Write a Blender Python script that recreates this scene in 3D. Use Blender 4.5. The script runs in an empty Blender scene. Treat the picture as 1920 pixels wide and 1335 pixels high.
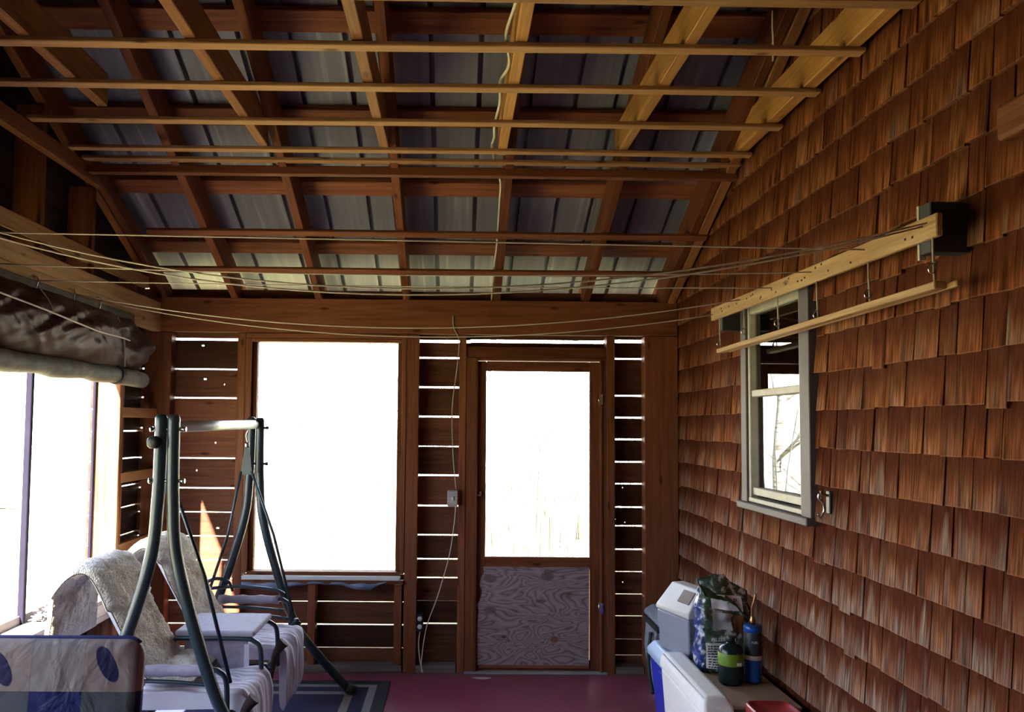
import bpy, bmesh, math, random
from mathutils import Vector, Matrix, noise
random.seed(7)
scene = bpy.context.scene
C = scene.collection
PI = math.pi

# ------------------------------------------------------------------ camera
F_PX = 1464.0
cam_d = bpy.data.cameras.new('camera')
cam = bpy.data.objects.new('camera', cam_d); C.objects.link(cam)
pitch, yaw, roll = 0.05407, 0.00755, 0.00927
cp, sp, cy, sy, cr, sr = math.cos(pitch), math.sin(pitch), math.cos(yaw), math.sin(yaw), math.cos(roll), math.sin(roll)
f = Vector((sy*cp, cy*cp, sp)); rt = Vector((cy, -sy, 0)); up = rt.cross(f)
r2 = rt*cr + up*sr; u2 = up*cr - rt*sr
M = Matrix((r2, u2, -f)).transposed().to_4x4(); M.translation = Vector((0, 0, 1.603))
cam.matrix_world = M
cam_d.sensor_width = 36; cam_d.lens = F_PX/1920*36
cam_d.shift_x = (960-864.9)/1920; cam_d.shift_y = (717.7-667.5)/1920
cam_d.clip_start = 0.05
scene.camera = cam

# ------------------------------------------------------------------ world, sun, exposure
W = bpy.data.worlds.new('sky'); scene.world = W; W.use_nodes = True
nt = W.node_tree; bg = nt.nodes['Background']
tc = nt.nodes.new('ShaderNodeTexCoord'); sx = nt.nodes.new('ShaderNodeSeparateXYZ'); rp = nt.nodes.new('ShaderNodeValToRGB')
nt.links.new(tc.outputs['Generated'], sx.inputs[0]); nt.links.new(sx.outputs['Z'], rp.inputs[0]); nt.links.new(rp.outputs[0], bg.inputs[0])
rp.color_ramp.elements[0].position = 0.0; rp.color_ramp.elements[0].color = (0.84, 0.90, 1.0, 1)
rp.color_ramp.elements[1].position = 0.7; rp.color_ramp.elements[1].color = (0.50, 0.66, 1.0, 1)
bg.inputs[1].default_value = 2.4
sd = bpy.data.lights.new('sun', 'SUN'); sd.energy = 27; sd.angle = math.radians(0.9); sd.color = (1.0, 0.93, 0.82)
sun = bpy.data.objects.new('sun', sd); C.objects.link(sun)
sun.rotation_euler = Vector((0.40, 1.0, -0.97)).to_track_quat('-Z', 'Y').to_euler()
vs = scene.view_settings
vs.view_transform = 'Standard'; vs.look = 'None'; vs.gamma = 1; vs.use_curve_mapping = False
vs.exposure = 2.25
cyc = scene.cycles
cyc.use_denoising = True
cyc.max_bounces = 10; cyc.diffuse_bounces = 6; cyc.transparent_max_bounces = 24
cyc.sample_clamp_indirect = 12

# ------------------------------------------------------------------ material helpers
MATS = {}
def new_mat(name):
    m = bpy.data.materials.new(name); m.use_nodes = True
    return m, m.node_tree, m.node_tree.nodes['Principled BSDF']
def N(nt, t, **kw):
    n = nt.nodes.new(t)
    for k, v in kw.items(): setattr(n, k, v)
    return n
def ramp(nt, fac, stops):
    r = N(nt, 'ShaderNodeValToRGB')
    els = r.color_ramp.elements
    while len(els) < len(stops): els.new(0.5)
    for e, (p, c) in zip(els, stops):
        e.position = p; e.color = (*c, 1) if len(c) == 3 else c
    nt.links.new(fac, r.inputs[0]); return r
def mapping(nt, vec, scale, loc=None):
    m = N(nt, 'ShaderNodeMapping'); m.inputs['Scale'].default_value = scale
    nt.links.new(vec, m.inputs['Vector'])
    if loc is not None: nt.links.new(loc, m.inputs['Location'])
    return m
def mixc(nt, fac, a, b, mode='MIX'):
    m = N(nt, 'ShaderNodeMix', data_type='RGBA', blend_type=mode)
    if hasattr(fac, 'is_linked'): nt.links.new(fac, m.inputs[0])
    else: m.inputs[0].default_value = fac
    for i, v in ((6, a), (7, b)):
        if hasattr(v, 'is_linked'): nt.links.new(v, m.inputs[i])
        else: m.inputs[i].default_value = (*v, 1)
    return m.outputs[2]
def math_(nt, op, a, b=None, c=None, clamp=False):
    m = N(nt, 'ShaderNodeMath', operation=op); m.use_clamp = clamp
    for i, v in enumerate((a, b, c)):
        if v is None: continue
        if hasattr(v, 'is_linked'): nt.links.new(v, m.inputs[i])
        else: m.inputs[i].default_value = v
    return m.outputs[0]
def bump(nt, bsdf, h, strength=0.3, dist=0.01):
    b = N(nt, 'ShaderNodeBump'); b.inputs['Strength'].default_value = strength; b.inputs['Distance'].default_value = dist
    nt.links.new(h, b.inputs['Height']); nt.links.new(b.outputs[0], bsdf.inputs['Normal'])

def wood(name, light, dark, rough=0.65, var=0.35, knots=True, scale=1.0, grain=1.0):
    """timber with the grain along the object's local X"""
    m, nt, b = new_mat(name)
    tc = N(nt, 'ShaderNodeTexCoord'); oi = N(nt, 'ShaderNodeObjectInfo')
    at = N(nt, 'ShaderNodeAttribute', attribute_name='rnd')
    off = math_(nt, 'ADD', math_(nt, 'MULTIPLY', oi.outputs['Random'], 37.0), math_(nt, 'MULTIPLY', at.outputs['Fac'], 53.0))
    cmb = N(nt, 'ShaderNodeCombineXYZ')
    for i in range(3): nt.links.new(off, cmb.inputs[i])
    mp = mapping(nt, tc.outputs['Object'], (1.2*scale, 22*scale, 22*scale), cmb.outputs[0])
    n1 = N(nt, 'ShaderNodeTexNoise'); n1.inputs['Scale'].default_value = 1.6; n1.inputs['Detail'].default_value = 6; n1.inputs['Distortion'].default_value = 0.6
    nt.links.new(mp.outputs[0], n1.inputs['Vector'])
    mp2 = mapping(nt, tc.outputs['Object'], (3*scale, 90*scale, 90*scale), cmb.outputs[0])
    n2 = N(nt, 'ShaderNodeTexNoise'); n2.inputs['Scale'].default_value = 1.5; n2.inputs['Detail'].default_value = 3
    nt.links.new(mp2.outputs[0], n2.inputs['Vector'])
    r = ramp(nt, n1.outputs['Fac'], [(0.33, dark), (0.66, light)])
    col = mixc(nt, 0.35*grain, r.outputs[0], ramp(nt, n2.outputs['Fac'], [(0.3, (0.35, 0.3, 0.28)), (0.7, (1, 1, 1))]).outputs[0], 'MULTIPLY')
    # board to board tone
    t = math_(nt, 'FRACT', math_(nt, 'MULTIPLY', off, 1.713))
    tone = math_(nt, 'ADD', math_(nt, 'MULTIPLY', t, var*1.3), 1-var*0.75)
    cc = N(nt, 'ShaderNodeCombineColor'); 
    for i in range(3): nt.links.new(tone, cc.inputs[i])
    col = mixc(nt, 1.0, col, cc.outputs[0], 'MULTIPLY')
    if knots:
        mk = mapping(nt, tc.outputs['Object'], (3.2, 9, 9), cmb.outputs[0])
        v = N(nt, 'ShaderNodeTexVoronoi'); v.inputs['Scale'].default_value = 1.0
        nt.links.new(mk.outputs[0], v.inputs['Vector'])
        kr = ramp(nt, v.outputs['Distance'], [(0.05, (0.22, 0.15, 0.12)), (0.13, (1, 1, 1))])
        col = mixc(nt, 0.8, col, kr.outputs[0], 'MULTIPLY')
    nt.links.new(col, b.inputs['Base Color'])
    b.inputs['Roughness'].default_value = rough
    b.inputs['Specular IOR Level'].default_value = 0.14
    bump(nt, b, n2.outputs['Fac'], 0.25, 0.004)
    MATS[name] = m; return m

def plain(name, col, rough=0.5, metal=0.0, noise_amt=0.12, nscale=12, spec=0.5, bump_s=0.0):
    m, nt, b = new_mat(name)
    tc = N(nt, 'ShaderNodeTexCoord'); n = N(nt, 'ShaderNodeTexNoise'); n.inputs['Scale'].default_value = nscale; n.inputs['Detail'].default_value = 4
    nt.links.new(tc.outputs['Object'], n.inputs['Vector'])
    lo = tuple(c*(1-noise_amt) for c in col); hi = tuple(min(1, c*(1+noise_amt)) for c in col)
    r = ramp(nt, n.outputs['Fac'], [(0.3, lo), (0.7, hi)])
    nt.links.new(r.outputs[0], b.inputs['Base Color'])
    b.inputs['Roughness'].default_value = rough; b.inputs['Metallic'].default_value = metal
    b.inputs['Specular IOR Level'].default_value = spec
    if bump_s: bump(nt, b, n.outputs['Fac'], bump_s, 0.01)
    MATS[name] = m; return m

wood('rust_wood', (0.222, 0.074, 0.030), (0.141, 0.043, 0.017), 0.6, 0.3)
wood('frame_wood', (0.252, 0.092, 0.041), (0.170, 0.056, 0.024), 0.55, 0.25)
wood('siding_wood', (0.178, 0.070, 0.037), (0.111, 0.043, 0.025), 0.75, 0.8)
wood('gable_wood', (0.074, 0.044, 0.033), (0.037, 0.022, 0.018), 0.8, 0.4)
wood('pine', (0.459, 0.266, 0.126), (0.370, 0.185, 0.078), 0.6, 0.22)
wood('joist_wood', (0.548, 0.281, 0.089), (0.414, 0.185, 0.052), 0.55, 0.22)
wood('joist_brown', (0.370, 0.163, 0.063), (0.252, 0.096, 0.033), 0.55, 0.2)
wood('rail_pine', (0.590, 0.394, 0.205), (0.459, 0.271, 0.123), 0.55, 0.15)
wood('purlin_wood', (0.340, 0.118, 0.052), (0.192, 0.063, 0.030), 0.55, 0.3)
wood('grey_board', (0.520, 0.510, 0.500), (0.280, 0.270, 0.270), 0.7, 0.2)
wood('dusty_board', (0.25, 0.20, 0.17), (0.13, 0.095, 0.08), 0.85, 0.2)
wood('jamb_wood', (0.400, 0.216, 0.120), (0.176, 0.056, 0.024), 0.7, 0.1)
plain('white_trim', (0.46, 0.43, 0.35), 0.5)
plain('grey_trim', (0.115, 0.092, 0.097), 0.6, noise_amt=0.15, nscale=5)
plain('steel_green', (0.014, 0.030, 0.040), 0.33, 0.0, 0.2, 30, 0.6)
plain('steel_pale', (0.50, 0.52, 0.54), 0.35, 0.3)
plain('pack_dark', (0.03, 0.03, 0.035), .6)
plain('black_plastic', (0.015, 0.015, 0.018), 0.45)
plain('mullion_dark', (0.012, 0.010, 0.02), 0.9, spec=0.1)
plain('chrome', (0.55, 0.54, 0.50), 0.25, 1.0)
plain('rope', (0.50, 0.44, 0.38), 0.85, bump_s=0.2, nscale=200)
plain('cable_white', (0.62, 0.57, 0.42), 0.5)
plain('brass', (0.45, 0.26, 0.12), 0.3, 1.0)
plain('white_plastic', (0.62, 0.62, 0.60), 0.45, noise_amt=0.04)
plain('dark_room', (0.05, 0.05, 0.05), 0.9)

def fabric(name, a, b_, scale=26, axis=0, rough=0.85, sharp=(0.45, 0.55)):
    m, nt, b = new_mat(name)
    tc = N(nt, 'ShaderNodeTexCoord')
    w = N(nt, 'ShaderNodeTexWave', wave_type='BANDS', bands_direction='XYZ'[axis]); w.inputs['Scale'].default_value = scale; w.inputs['Distortion'].default_value = 0.6
    nt.links.new(tc.outputs['Object'], w.inputs['Vector'])
    r = ramp(nt, w.outputs['Fac'], [(sharp[0], a), (sharp[1], b_)])
    n = N(nt, 'ShaderNodeTexNoise'); n.inputs['Scale'].default_value = 18; n.inputs['Detail'].default_value = 4
    nt.links.new(tc.outputs['Object'], n.inputs['Vector'])
    nt.links.new(r.outputs[0], b.inputs['Base Color']); b.inputs['Roughness'].default_value = rough
    bump(nt, b, n.outputs['Fac'], 0.35, 0.01)
    MATS[name] = m
fabric('cushion_stripe', (0.42, 0.38, 0.44), (0.66, 0.62, 0.68), 9, 1, 0.85, (0.2, 0.9))
plain('brown_tie', (0.045, 0.022, 0.018), 0.8)
plain('grey_fabric', (0.36, 0.34, 0.40), 0.85, noise_amt=0.08, bump_s=0.15, nscale=40)
plain('sleeve_fabric', (0.30, 0.27, 0.33), 0.85, noise_amt=0.15, bump_s=0.3, nscale=30)
plain('pale_fabric', (0.55, 0.56, 0.64), 0.8, noise_amt=0.08)

def fleece():
    m, nt, b = new_mat('fleece')
    tc = N(nt, 'ShaderNodeTexCoord')
    n = N(nt, 'ShaderNodeTexNoise'); n.inputs['Scale'].default_value = 7; n.inputs['Detail'].default_value = 5
    n2 = N(nt, 'ShaderNodeTexNoise'); n2.inputs['Scale'].default_value = 130; n2.inputs['Detail'].default_value = 3
    nt.links.new(tc.outputs['Object'], n.inputs['Vector']); nt.links.new(tc.outputs['Object'], n2.inputs['Vector'])
    r = ramp(nt, n.outputs['Fac'], [(0.35, (0.46, 0.36, 0.25)), (0.55, (0.80, 0.74, 0.63))])
    col = mixc(nt, 0.4, r.outputs[0], ramp(nt, n2.outputs['Fac'], [(0.35, (0.45, 0.4, 0.35)), (0.6, (1, 1, 1))]).outputs[0], 'MULTIPLY')
    nt.links.new(col, b.inputs['Base Color']); b.inputs['Roughness'].default_value = 0.95; b.inputs['Specular IOR Level'].default_value = 0.1
    b.inputs['Sheen Weight'].default_value = 0.4
    bump(nt, b, n2.outputs['Fac'], 0.9, 0.012)
    MATS['fleece'] = m
fleece()

def metal_roof():
    m, nt, b = new_mat('roof_metal')
    tc = N(nt, 'ShaderNodeTexCoord')
    mp = mapping(nt, tc.outputs['Object'], (14, 0.5, 0.5))
    n = N(nt, 'ShaderNodeTexNoise'); n.inputs['Scale'].default_value = 2.0; n.inputs['Detail'].default_value = 5
    nt.links.new(mp.outputs[0], n.inputs['Vector'])
    r = ramp(nt, n.outputs['Fac'], [(0.3, (0.16, 0.155, 0.20)), (0.6, (0.21, 0.21, 0.25)), (0.74, (0.36, 0.37, 0.38))])
    nt.links.new(r.outputs[0], b.inputs['Base Color'])
    b.inputs['Roughness'].default_value = 0.55; b.inputs['Metallic'].default_value = 0.15
    MATS['roof_metal'] = m
metal_roof()

def shingle_mat():
    m, nt, b = new_mat('cedar_shingle')
    uv = N(nt, 'ShaderNodeUVMap'); sep = N(nt, 'ShaderNodeSeparateXYZ'); nt.links.new(uv.outputs[0], sep.inputs[0])
    at = N(nt, 'ShaderNodeAttribute', attribute_name='rnd'); at2 = N(nt, 'ShaderNodeAttribute', attribute_name='wea')
    tc = N(nt, 'ShaderNodeTexCoord')
    mp = mapping(nt, tc.outputs['Object'], (40, 95, 2.6)); n = N(nt, 'ShaderNodeTexNoise'); n.inputs['Scale'].default_value = 1.5; n.inputs['Detail'].default_value = 5
    nt.links.new(mp.outputs[0], n.inputs['Vector'])
    mp2 = mapping(nt, tc.outputs['Object'], (9, 12, 3)); n2 = N(nt, 'ShaderNodeTexNoise'); n2.inputs['Scale'].default_value = 1.2; n2.inputs['Detail'].default_value = 4
    nt.links.new(mp2.outputs[0], n2.inputs['Vector'])
    base = ramp(nt, at.outputs['Fac'], [(0.0, (0.105, 0.029, 0.012)), (0.35, (0.165, 0.050, 0.019)), (0.7, (0.215, 0.076, 0.029)), (1.0, (0.27, 0.112, 0.045))])
    streak = ramp(nt, n.outputs['Fac'], [(0.32, (0.40, 0.32, 0.28)), (0.5, (.95, .93, .9)), (0.66, (1.5, 1.55, 1.5))])
    col = mixc(nt, 0.85, base.outputs[0], streak.outputs[0], 'MULTIPLY')
    mp3 = mapping(nt, tc.outputs['Object'], (20, 34, 1.6)); n3 = N(nt, 'ShaderNodeTexNoise'); n3.inputs['Scale'].default_value = 1.0; n3.inputs['Detail'].default_value = 3
    nt.links.new(mp3.outputs[0], n3.inputs['Vector'])
    col = mixc(nt, 1.0, col, ramp(nt, n3.outputs['Fac'], [(0.36, (0.38, 0.30, 0.26)), (0.5, (.95, .93, .9)), (0.64, (1.5, 1.55, 1.5))]).outputs[0], 'MULTIPLY')
    # darker red-brown towards the course above; silvered wood towards the butt where wea is high
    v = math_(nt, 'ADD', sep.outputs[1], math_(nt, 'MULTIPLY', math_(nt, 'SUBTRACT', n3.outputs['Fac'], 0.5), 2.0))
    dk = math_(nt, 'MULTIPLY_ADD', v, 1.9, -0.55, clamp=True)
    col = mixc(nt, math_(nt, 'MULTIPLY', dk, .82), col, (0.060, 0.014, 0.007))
    g = math_(nt, 'MULTIPLY_ADD', v, -2.0, 1.25, clamp=True)
    g = math_(nt, 'MULTIPLY', g, math_(nt, 'MULTIPLY_ADD', n2.outputs['Fac'], 2.4, -0.55, clamp=True))
    g = math_(nt, 'MULTIPLY', g, at2.outputs['Fac'], clamp=True)
    gcol = ramp(nt, n.outputs['Fac'], [(0.35, (0.11, 0.065, 0.05)), (0.64, (0.38, 0.28, 0.22))])
    col = mixc(nt, g, col, gcol.outputs[0])
    butt_highlight = math_(nt, 'MULTIPLY_ADD', sep.outputs[1], -60, 2.0, clamp=True)  # painted highlight: thin pale line where each butt edge catches light
    col = mixc(nt, math_(nt, 'MULTIPLY', butt_highlight, math_(nt, 'MULTIPLY', n2.outputs['Fac'], .6)), col, (0.30, 0.15, 0.08))
    nt.links.new(col, b.inputs['Base Color']); b.inputs['Roughness'].default_value = 0.95; b.inputs['Specular IOR Level'].default_value = 0.06
    bump(nt, b, n.outputs['Fac'], 0.35, 0.006)
    MATS['cedar_shingle'] = m
shingle_mat()

def floor_mat():
    m, nt, b = new_mat('red_paint_floor')
    tc = N(nt, 'ShaderNodeTexCoord')
    n = N(nt, 'ShaderNodeTexNoise'); n.inputs['Scale'].default_value = 2.5; n.inputs['Detail'].default_value = 6
    nt.links.new(tc.outputs['Object'], n.inputs['Vector'])
    r = ramp(nt, n.outputs['Fac'], [(0.25, (0.27, 0.048, 0.10)), (0.75, (0.34, 0.07, 0.14))])
    n2 = N(nt, 'ShaderNodeTexNoise'); n2.inputs['Scale'].default_value = 60; n2.inputs['Detail'].default_value = 2
    nt.links.new(tc.outputs['Object'], n2.inputs['Vector'])
    sp_ = ramp(nt, n2.outputs['Fac'], [(0.72, (0, 0, 0)), (0.76, (1, 1, 1))])
    col = mixc(nt, sp_.outputs[0], r.outputs[0], (0.34, 0.22, 0.2))
    # scuffed dusty band along the back wall
    sx = N(nt, 'ShaderNodeSeparateXYZ'); nt.links.new(tc.outputs['Object'], sx.inputs[0])
    e = math_(nt, 'MULTIPLY_ADD', math_(nt, 'ADD', sx.outputs[1], math_(nt, 'MULTIPLY', n.outputs['Fac'], 0.12)), 18, -92.3, clamp=True)
    col = mixc(nt, math_(nt, 'MULTIPLY', e, 0.7), col, (0.16, 0.11, 0.09))
    # drag streaks along Y
    nt.links.new(col, b.inputs['Base Color']); 
    rr = ramp(nt, n.outputs['Fac'], [(0.3, (0.38,)*3), (0.7, (0.44,)*3)]); nt.links.new(rr.outputs[0], b.inputs['Roughness']); b.inputs['Coat Weight'].default_value = .5; b.inputs['Coat Roughness'].default_value = .25
    bump(nt, b, n2.outputs['Fac'], 0.05, 0.004)
    MATS['red_paint_floor'] = m
floor_mat()

def plywood_mat():
    m, nt, b = new_mat('door_plywood')
    tc = N(nt, 'ShaderNodeTexCoord')
    mp = mapping(nt, tc.outputs['Object'], (0.9, 1.0, 3.0))
    n = N(nt, 'ShaderNodeTexNoise'); n.inputs['Scale'].default_value = 2.3; n.inputs['Detail'].default_value = 2; n.inputs['Distortion'].default_value = 0.8
    nt.links.new(mp.outputs[0], n.inputs['Vector'])
    fr = math_(nt, 'FRACT', math_(nt, 'MULTIPLY', n.outputs['Fac'], 17))
    r = ramp(nt, fr, [(0.0, (0.10, 0.055, 0.055)), (0.2, (0.24, 0.18, 0.18)), (0.5, (0.33, 0.26, 0.27)), (0.95, (0.23, 0.17, 0.17))])
    col = r.outputs[0]
    # oval plugs and one knot
    for (px, pz, sxx, szz, c) in ((-0.29, 0.235, 0.05, 0.03, (0.10, 0.08, 0.08)), (0.085, 0.25, 0.05, 0.03, (0.09, 0.07, 0.07)), (-0.29, 0.03, 0.045, 0.028, (0.11, 0.085, 0.08)), (0.13, -0.155, 0.03, 0.024, (0.17, 0.05, 0.025)), (0.04, 0.09, 0.04, 0.014, (0.11, 0.08, 0.08)), (-0.2, -0.14, 0.013, 0.011, (0.04, 0.03, 0.03))):
        mm = N(nt, 'ShaderNodeMapping'); mm.inputs['Location'].default_value = (-px/sxx, 0, -pz/szz); mm.inputs['Scale'].default_value = (1/sxx, 0, 1/szz)
        nt.links.new(tc.outputs['Object'], mm.inputs['Vector'])
        L = N(nt, 'ShaderNodeVectorMath', operation='LENGTH'); nt.links.new(mm.outputs[0], L.inputs[0])
        mk = math_(nt, 'MULTIPLY_ADD', L.outputs['Value'], -3.0, 3.2, clamp=True)
        col = mixc(nt, math_(nt, 'MULTIPLY', mk, 0.8), col, c)
    nt.links.new(col, b.inputs['Base Color']); b.inputs['Roughness'].default_value = 0.75
    MATS['door_plywood'] = m
plywood_mat()

def tarp_mat():
    m, nt, b = new_mat('brown_tarp')
    tc = N(nt, 'ShaderNodeTexCoord')
    n = N(nt, 'ShaderNodeTexNoise'); n.inputs['Scale'].default_value = 6; n.inputs['Detail'].default_value = 6; n.inputs['Distortion'].default_value = 1.5
    nt.links.new(tc.outputs['Object'], n.inputs['Vector'])
    r = ramp(nt, n.outputs['Fac'], [(0.35, (0.040, 0.013, 0.013)), (0.60, (0.065, 0.024, 0.021)), (0.74, (0.12, 0.08, 0.075))])  # lightest stop paints highlight patches into the tarp colour
    nt.links.new(r.outputs[0], b.inputs['Base Color']); b.inputs['Roughness'].default_value = 0.45; b.inputs['Specular IOR Level'].default_value = 0.12
    bump(nt, b, n.outputs['Fac'], 0.25, 0.012)
    MATS['brown_tarp'] = m
tarp_mat()
plain('tarp_grey', (0.10, 0.098, 0.085), 0.6, noise_amt=0.35, spec=0.12, nscale=14, bump_s=0.3)
plain('blue_tarp', (0.15, 0.20, 0.30), 0.5, noise_amt=0.2)

def glass_mat(name, ior=1.75, tint=(1, 1, 1)):
    m, nt, b = new_mat(name); nt.nodes.remove(b)
    out = nt.nodes['Material Output']
    fr = N(nt, 'ShaderNodeFresnel'); fr.inputs['IOR'].default_value = ior
    gl = N(nt, 'ShaderNodeBsdfGlossy'); gl.inputs['Roughness'].default_value = 0.0
    tr = N(nt, 'ShaderNodeBsdfTransparent'); tr.inputs[0].default_value = (*tint, 1)
    mx = N(nt, 'ShaderNodeMixShader')
    nt.links.new(fr.outputs[0], mx.inputs[0]); nt.links.new(tr.outputs[0], mx.inputs[1]); nt.links.new(gl.outputs[0], mx.inputs[2])
    nt.links.new(mx.outputs[0], out.inputs[0]); MATS[name] = m
glass_mat('glass')
glass_mat('plastic_sheet', 1.3, (0.93, 0.94, 0.93))

def screen_mat():
    m, nt, b = new_mat('fly_screen'); out = nt.nodes['Material Output']
    b.inputs['Base Color'].default_value = (0.12, 0.12, 0.13, 1); b.inputs['Roughness'].default_value = 0.6
    tr = N(nt, 'ShaderNodeBsdfTransparent'); mx = N(nt, 'ShaderNodeMixShader')
    tc = N(nt, 'ShaderNodeTexCoord'); n = N(nt, 'ShaderNodeTexNoise'); n.inputs['Scale'].default_value = 3
    nt.links.new(tc.outputs['Object'], n.inputs['Vector'])
    r = ramp(nt, n.outputs['Fac'], [(0.3, (0.10,)*3), (0.7, (0.2,)*3)])
    nt.links.new(r.outputs[0], mx.inputs[0]); nt.links.new(tr.outputs[0], mx.inputs[1]); nt.links.new(b.outputs[0], mx.inputs[2])
    nt.links.new(mx.outputs[0], out.inputs[0]); MATS['fly_screen'] = m
screen_mat()

# ------------------------------------------------------------------ mesh helpers
class MB:
    def __init__(s):
        s.bm = bmesh.new(); s.uv = s.bm.loops.layers.uv.new('UVMap')
        s.rl = s.bm.faces.layers.float.new('rnd'); s.wl = s.bm.faces.layers.float.new('wea')
    def box(s, x0, x1, y0, y1, z0, z1, rnd=0.0, M_=None, bev=0.0, mi=0):
        vs_ = [Vector((x, y, z)) for z in (z0, z1) for y in (y0, y1) for x in (x0, x1)]
        if M_ is not None: vs_ = [M_ @ v for v in vs_]
        v = [s.bm.verts.new(p) for p in vs_]
        fs = [s.bm.faces.new([v[i] for i in q]) for q in ((0, 2, 3, 1), (4, 5, 7, 6), (0, 1, 5, 4), (2, 6, 7, 3), (0, 4, 6, 2), (1, 3, 7, 5))]
        if bev:
            es = list({e for f_ in fs for e in f_.edges})
            g = bmesh.ops.bevel(s.bm, geom=es, offset=bev, segments=1 if bev < 0.008 else 3, affect='EDGES', profile=0.5)
            fs = [f_ for f_ in fs if f_.is_valid] + g['faces']
        for f_ in fs: f_[s.rl] = rnd; f_.material_index = mi
        return fs
    def tube(s, pts, r, seg=10, caps=True, smooth=True, rnd=0.0, mi=0):
        pts = [Vector(p) for p in pts]; n = len(pts); rings = []
        rr = r if isinstance(r, (list, tuple)) else [r]*n
        T = (pts[1]-pts[0]).normalized(); ref = Vector((0, 0, 1)) if abs(T.z) < 0.9 else Vector((1, 0, 0))
        U = T.cross(ref).normalized()
        for i, p in enumerate(pts):
            t = (pts[min(i+1, n-1)]-pts[max(i-1, 0)]).normalized()
            U = (U - t*U.dot(t)).normalized(); V = t.cross(U)
            rings.append([s.bm.verts.new(p + (U*math.cos(2*PI*k/seg)+V*math.sin(2*PI*k/seg))*rr[i]) for k in range(seg)])
        for a, b in zip(rings, rings[1:]):
            for k in range(seg):
                f_ = s.bm.faces.new((a[k], a[(k+1) % seg], b[(k+1) % seg], b[k])); f_.smooth = smooth; f_[s.rl] = rnd; f_.material_index = mi
        if caps:
            for rg in (rings[0][::-1], rings[-1]):
                f_ = s.bm.faces.new(rg); f_.material_index = mi
    def lathe(s, prof, c=(0, 0, 0), seg=28, mi=0, sq=0.0):
        rings = []
        for r, z in prof:
            rg = []
            for k in range(seg):
                a = 2*PI*k/seg; ca, sa = math.cos(a), math.sin(a)
                m_ = 1.0
                if sq: m_ = 1/((abs(ca)**sq+abs(sa)**sq)**(1/sq))
                rg.append(s.bm.verts.new((c[0]+r*m_*ca, c[1]+r*m_*sa, c[2]+z)))
            rings.append(rg)
        for a, b in zip(rings, rings[1:]):
            for k in range(seg):
                f_ = s.bm.faces.new((a[k], a[(k+1) % seg], b[(k+1) % seg], b[k])); f_.smooth = True; f_.material_index = mi
        s.bm.faces.new(rings[0][::-1]).material_index = mi; s.bm.faces.new(rings[-1]).material_index = mi
    def grid(s, fn, nu, nv, smooth=True, closed_u=False):
        """fn(u,v)->point"""
        vv = [[s.bm.verts.new(fn(i/nu, j/nv)) for j in range(nv+1)] for i in range(nu if closed_u else nu+1)]
        for i in range(nu):
            for j in range(nv):
                a, b = vv[i], vv[(i+1) % len(vv)] if closed_u else vv[i+1]
                f_ = s.bm.faces.new((a[j], b[j], b[j+1], a[j+1])); f_.smooth = smooth
                for lp, q in zip(f_.loops, ((i, j), (i+1, j), (i+1, j+1), (i, j+1))): lp[s.uv].uv = (q[0]/nu, q[1]/nv)
        return vv
    def cap(s, ring): s.bm.faces.new(ring)
    def build(s, name, mat, parent=None, origin=(0, 0, 0), rot=None, solid=0.0):
        bmesh.ops.recalc_face_normals(s.bm, faces=s.bm.faces)
        me = bpy.data.meshes.new(name)
        org = Vector(origin)
        R_ = rot.to_matrix().to_4x4() if rot is not None else Matrix()
        T = Matrix.Translation(org) @ R_
        s.bm.transform(T.inverted())
        s.bm.to_mesh(me); s.bm.free()
        for mm in (mat if isinstance(mat, (list, tuple)) else [mat]): me.materials.append(MATS[mm])
        o = bpy.data.objects.new(name, me); C.objects.link(o)
        o.matrix_world = T
        if parent is not None:
            o.parent = parent; o.matrix_parent_inverse = Matrix(); o.matrix_basis = parent_inv(parent) @ T
        if solid:
            md = o.modifiers.new('thickness', 'SOLIDIFY'); md.thickness = solid; md.offset = 0
        return o
def world_of(o):
    m = o.matrix_basis.copy(); p = o.parent
    while p: m = p.matrix_basis @ m; p = p.parent
    return m
def parent_inv(p): return world_of(p).inverted()
def tag(o, label=None, cat=None, group=None, kind=None):
    if label: o['label'] = label
    if cat: o['category'] = cat
    if group: o['group'] = group
    if kind: o['kind'] = kind
    return o
def thing(name, label, cat, loc=(0, 0, 0), group=None):
    o = bpy.data.objects.new(name, None); C.objects.link(o); o.location = loc; o.empty_display_size = 0.1
    return tag(o, label, cat, group)
def copy_tree(o, parent=None):
    c = o.copy(); C.objects.link(c); c.parent = parent
    for ch in list(o.children): copy_tree(ch, c)
    return c
def beam(name, a, b, w, h, mat, parent=None, up_=(0, 0, 1), bev=0.003, warp=0.0):
    """timber: centre line a->b, width w sideways, height h along up_"""
    a, b = Vector(a), Vector(b); d = b-a; L = d.length; X = d.normalized(); Uv = Vector(up_)
    Z = (Uv - X*Uv.dot(X)).normalized(); Y = Z.cross(X)
    R_ = Matrix((X, Y, Z)).transposed()
    mb = MB(); mb.box(-L/2, L/2, -w/2, w/2, -h/2, h/2, bev=bev)
    if warp:
        es = [e for e in mb.bm.edges if abs((e.verts[0].co-e.verts[1].co).x) > L*0.8]
        bmesh.ops.subdivide_edges(mb.bm, edges=es, cuts=10, use_grid_fill=False)
        k = random.random()*6
        for v in mb.bm.verts: v.co.z += warp*math.sin(v.co.x*2.1+k); v.co.y += warp*0.7*math.sin(v.co.x*1.3+k*2)
    T = Matrix.Translation((a+b)/2) @ R_.to_4x4()
    bmesh.ops.transform(mb.bm, matrix=T, verts=mb.bm.verts)
    return mb.build(name, mat, parent, (a+b)/2, R_.to_quaternion())
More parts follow.
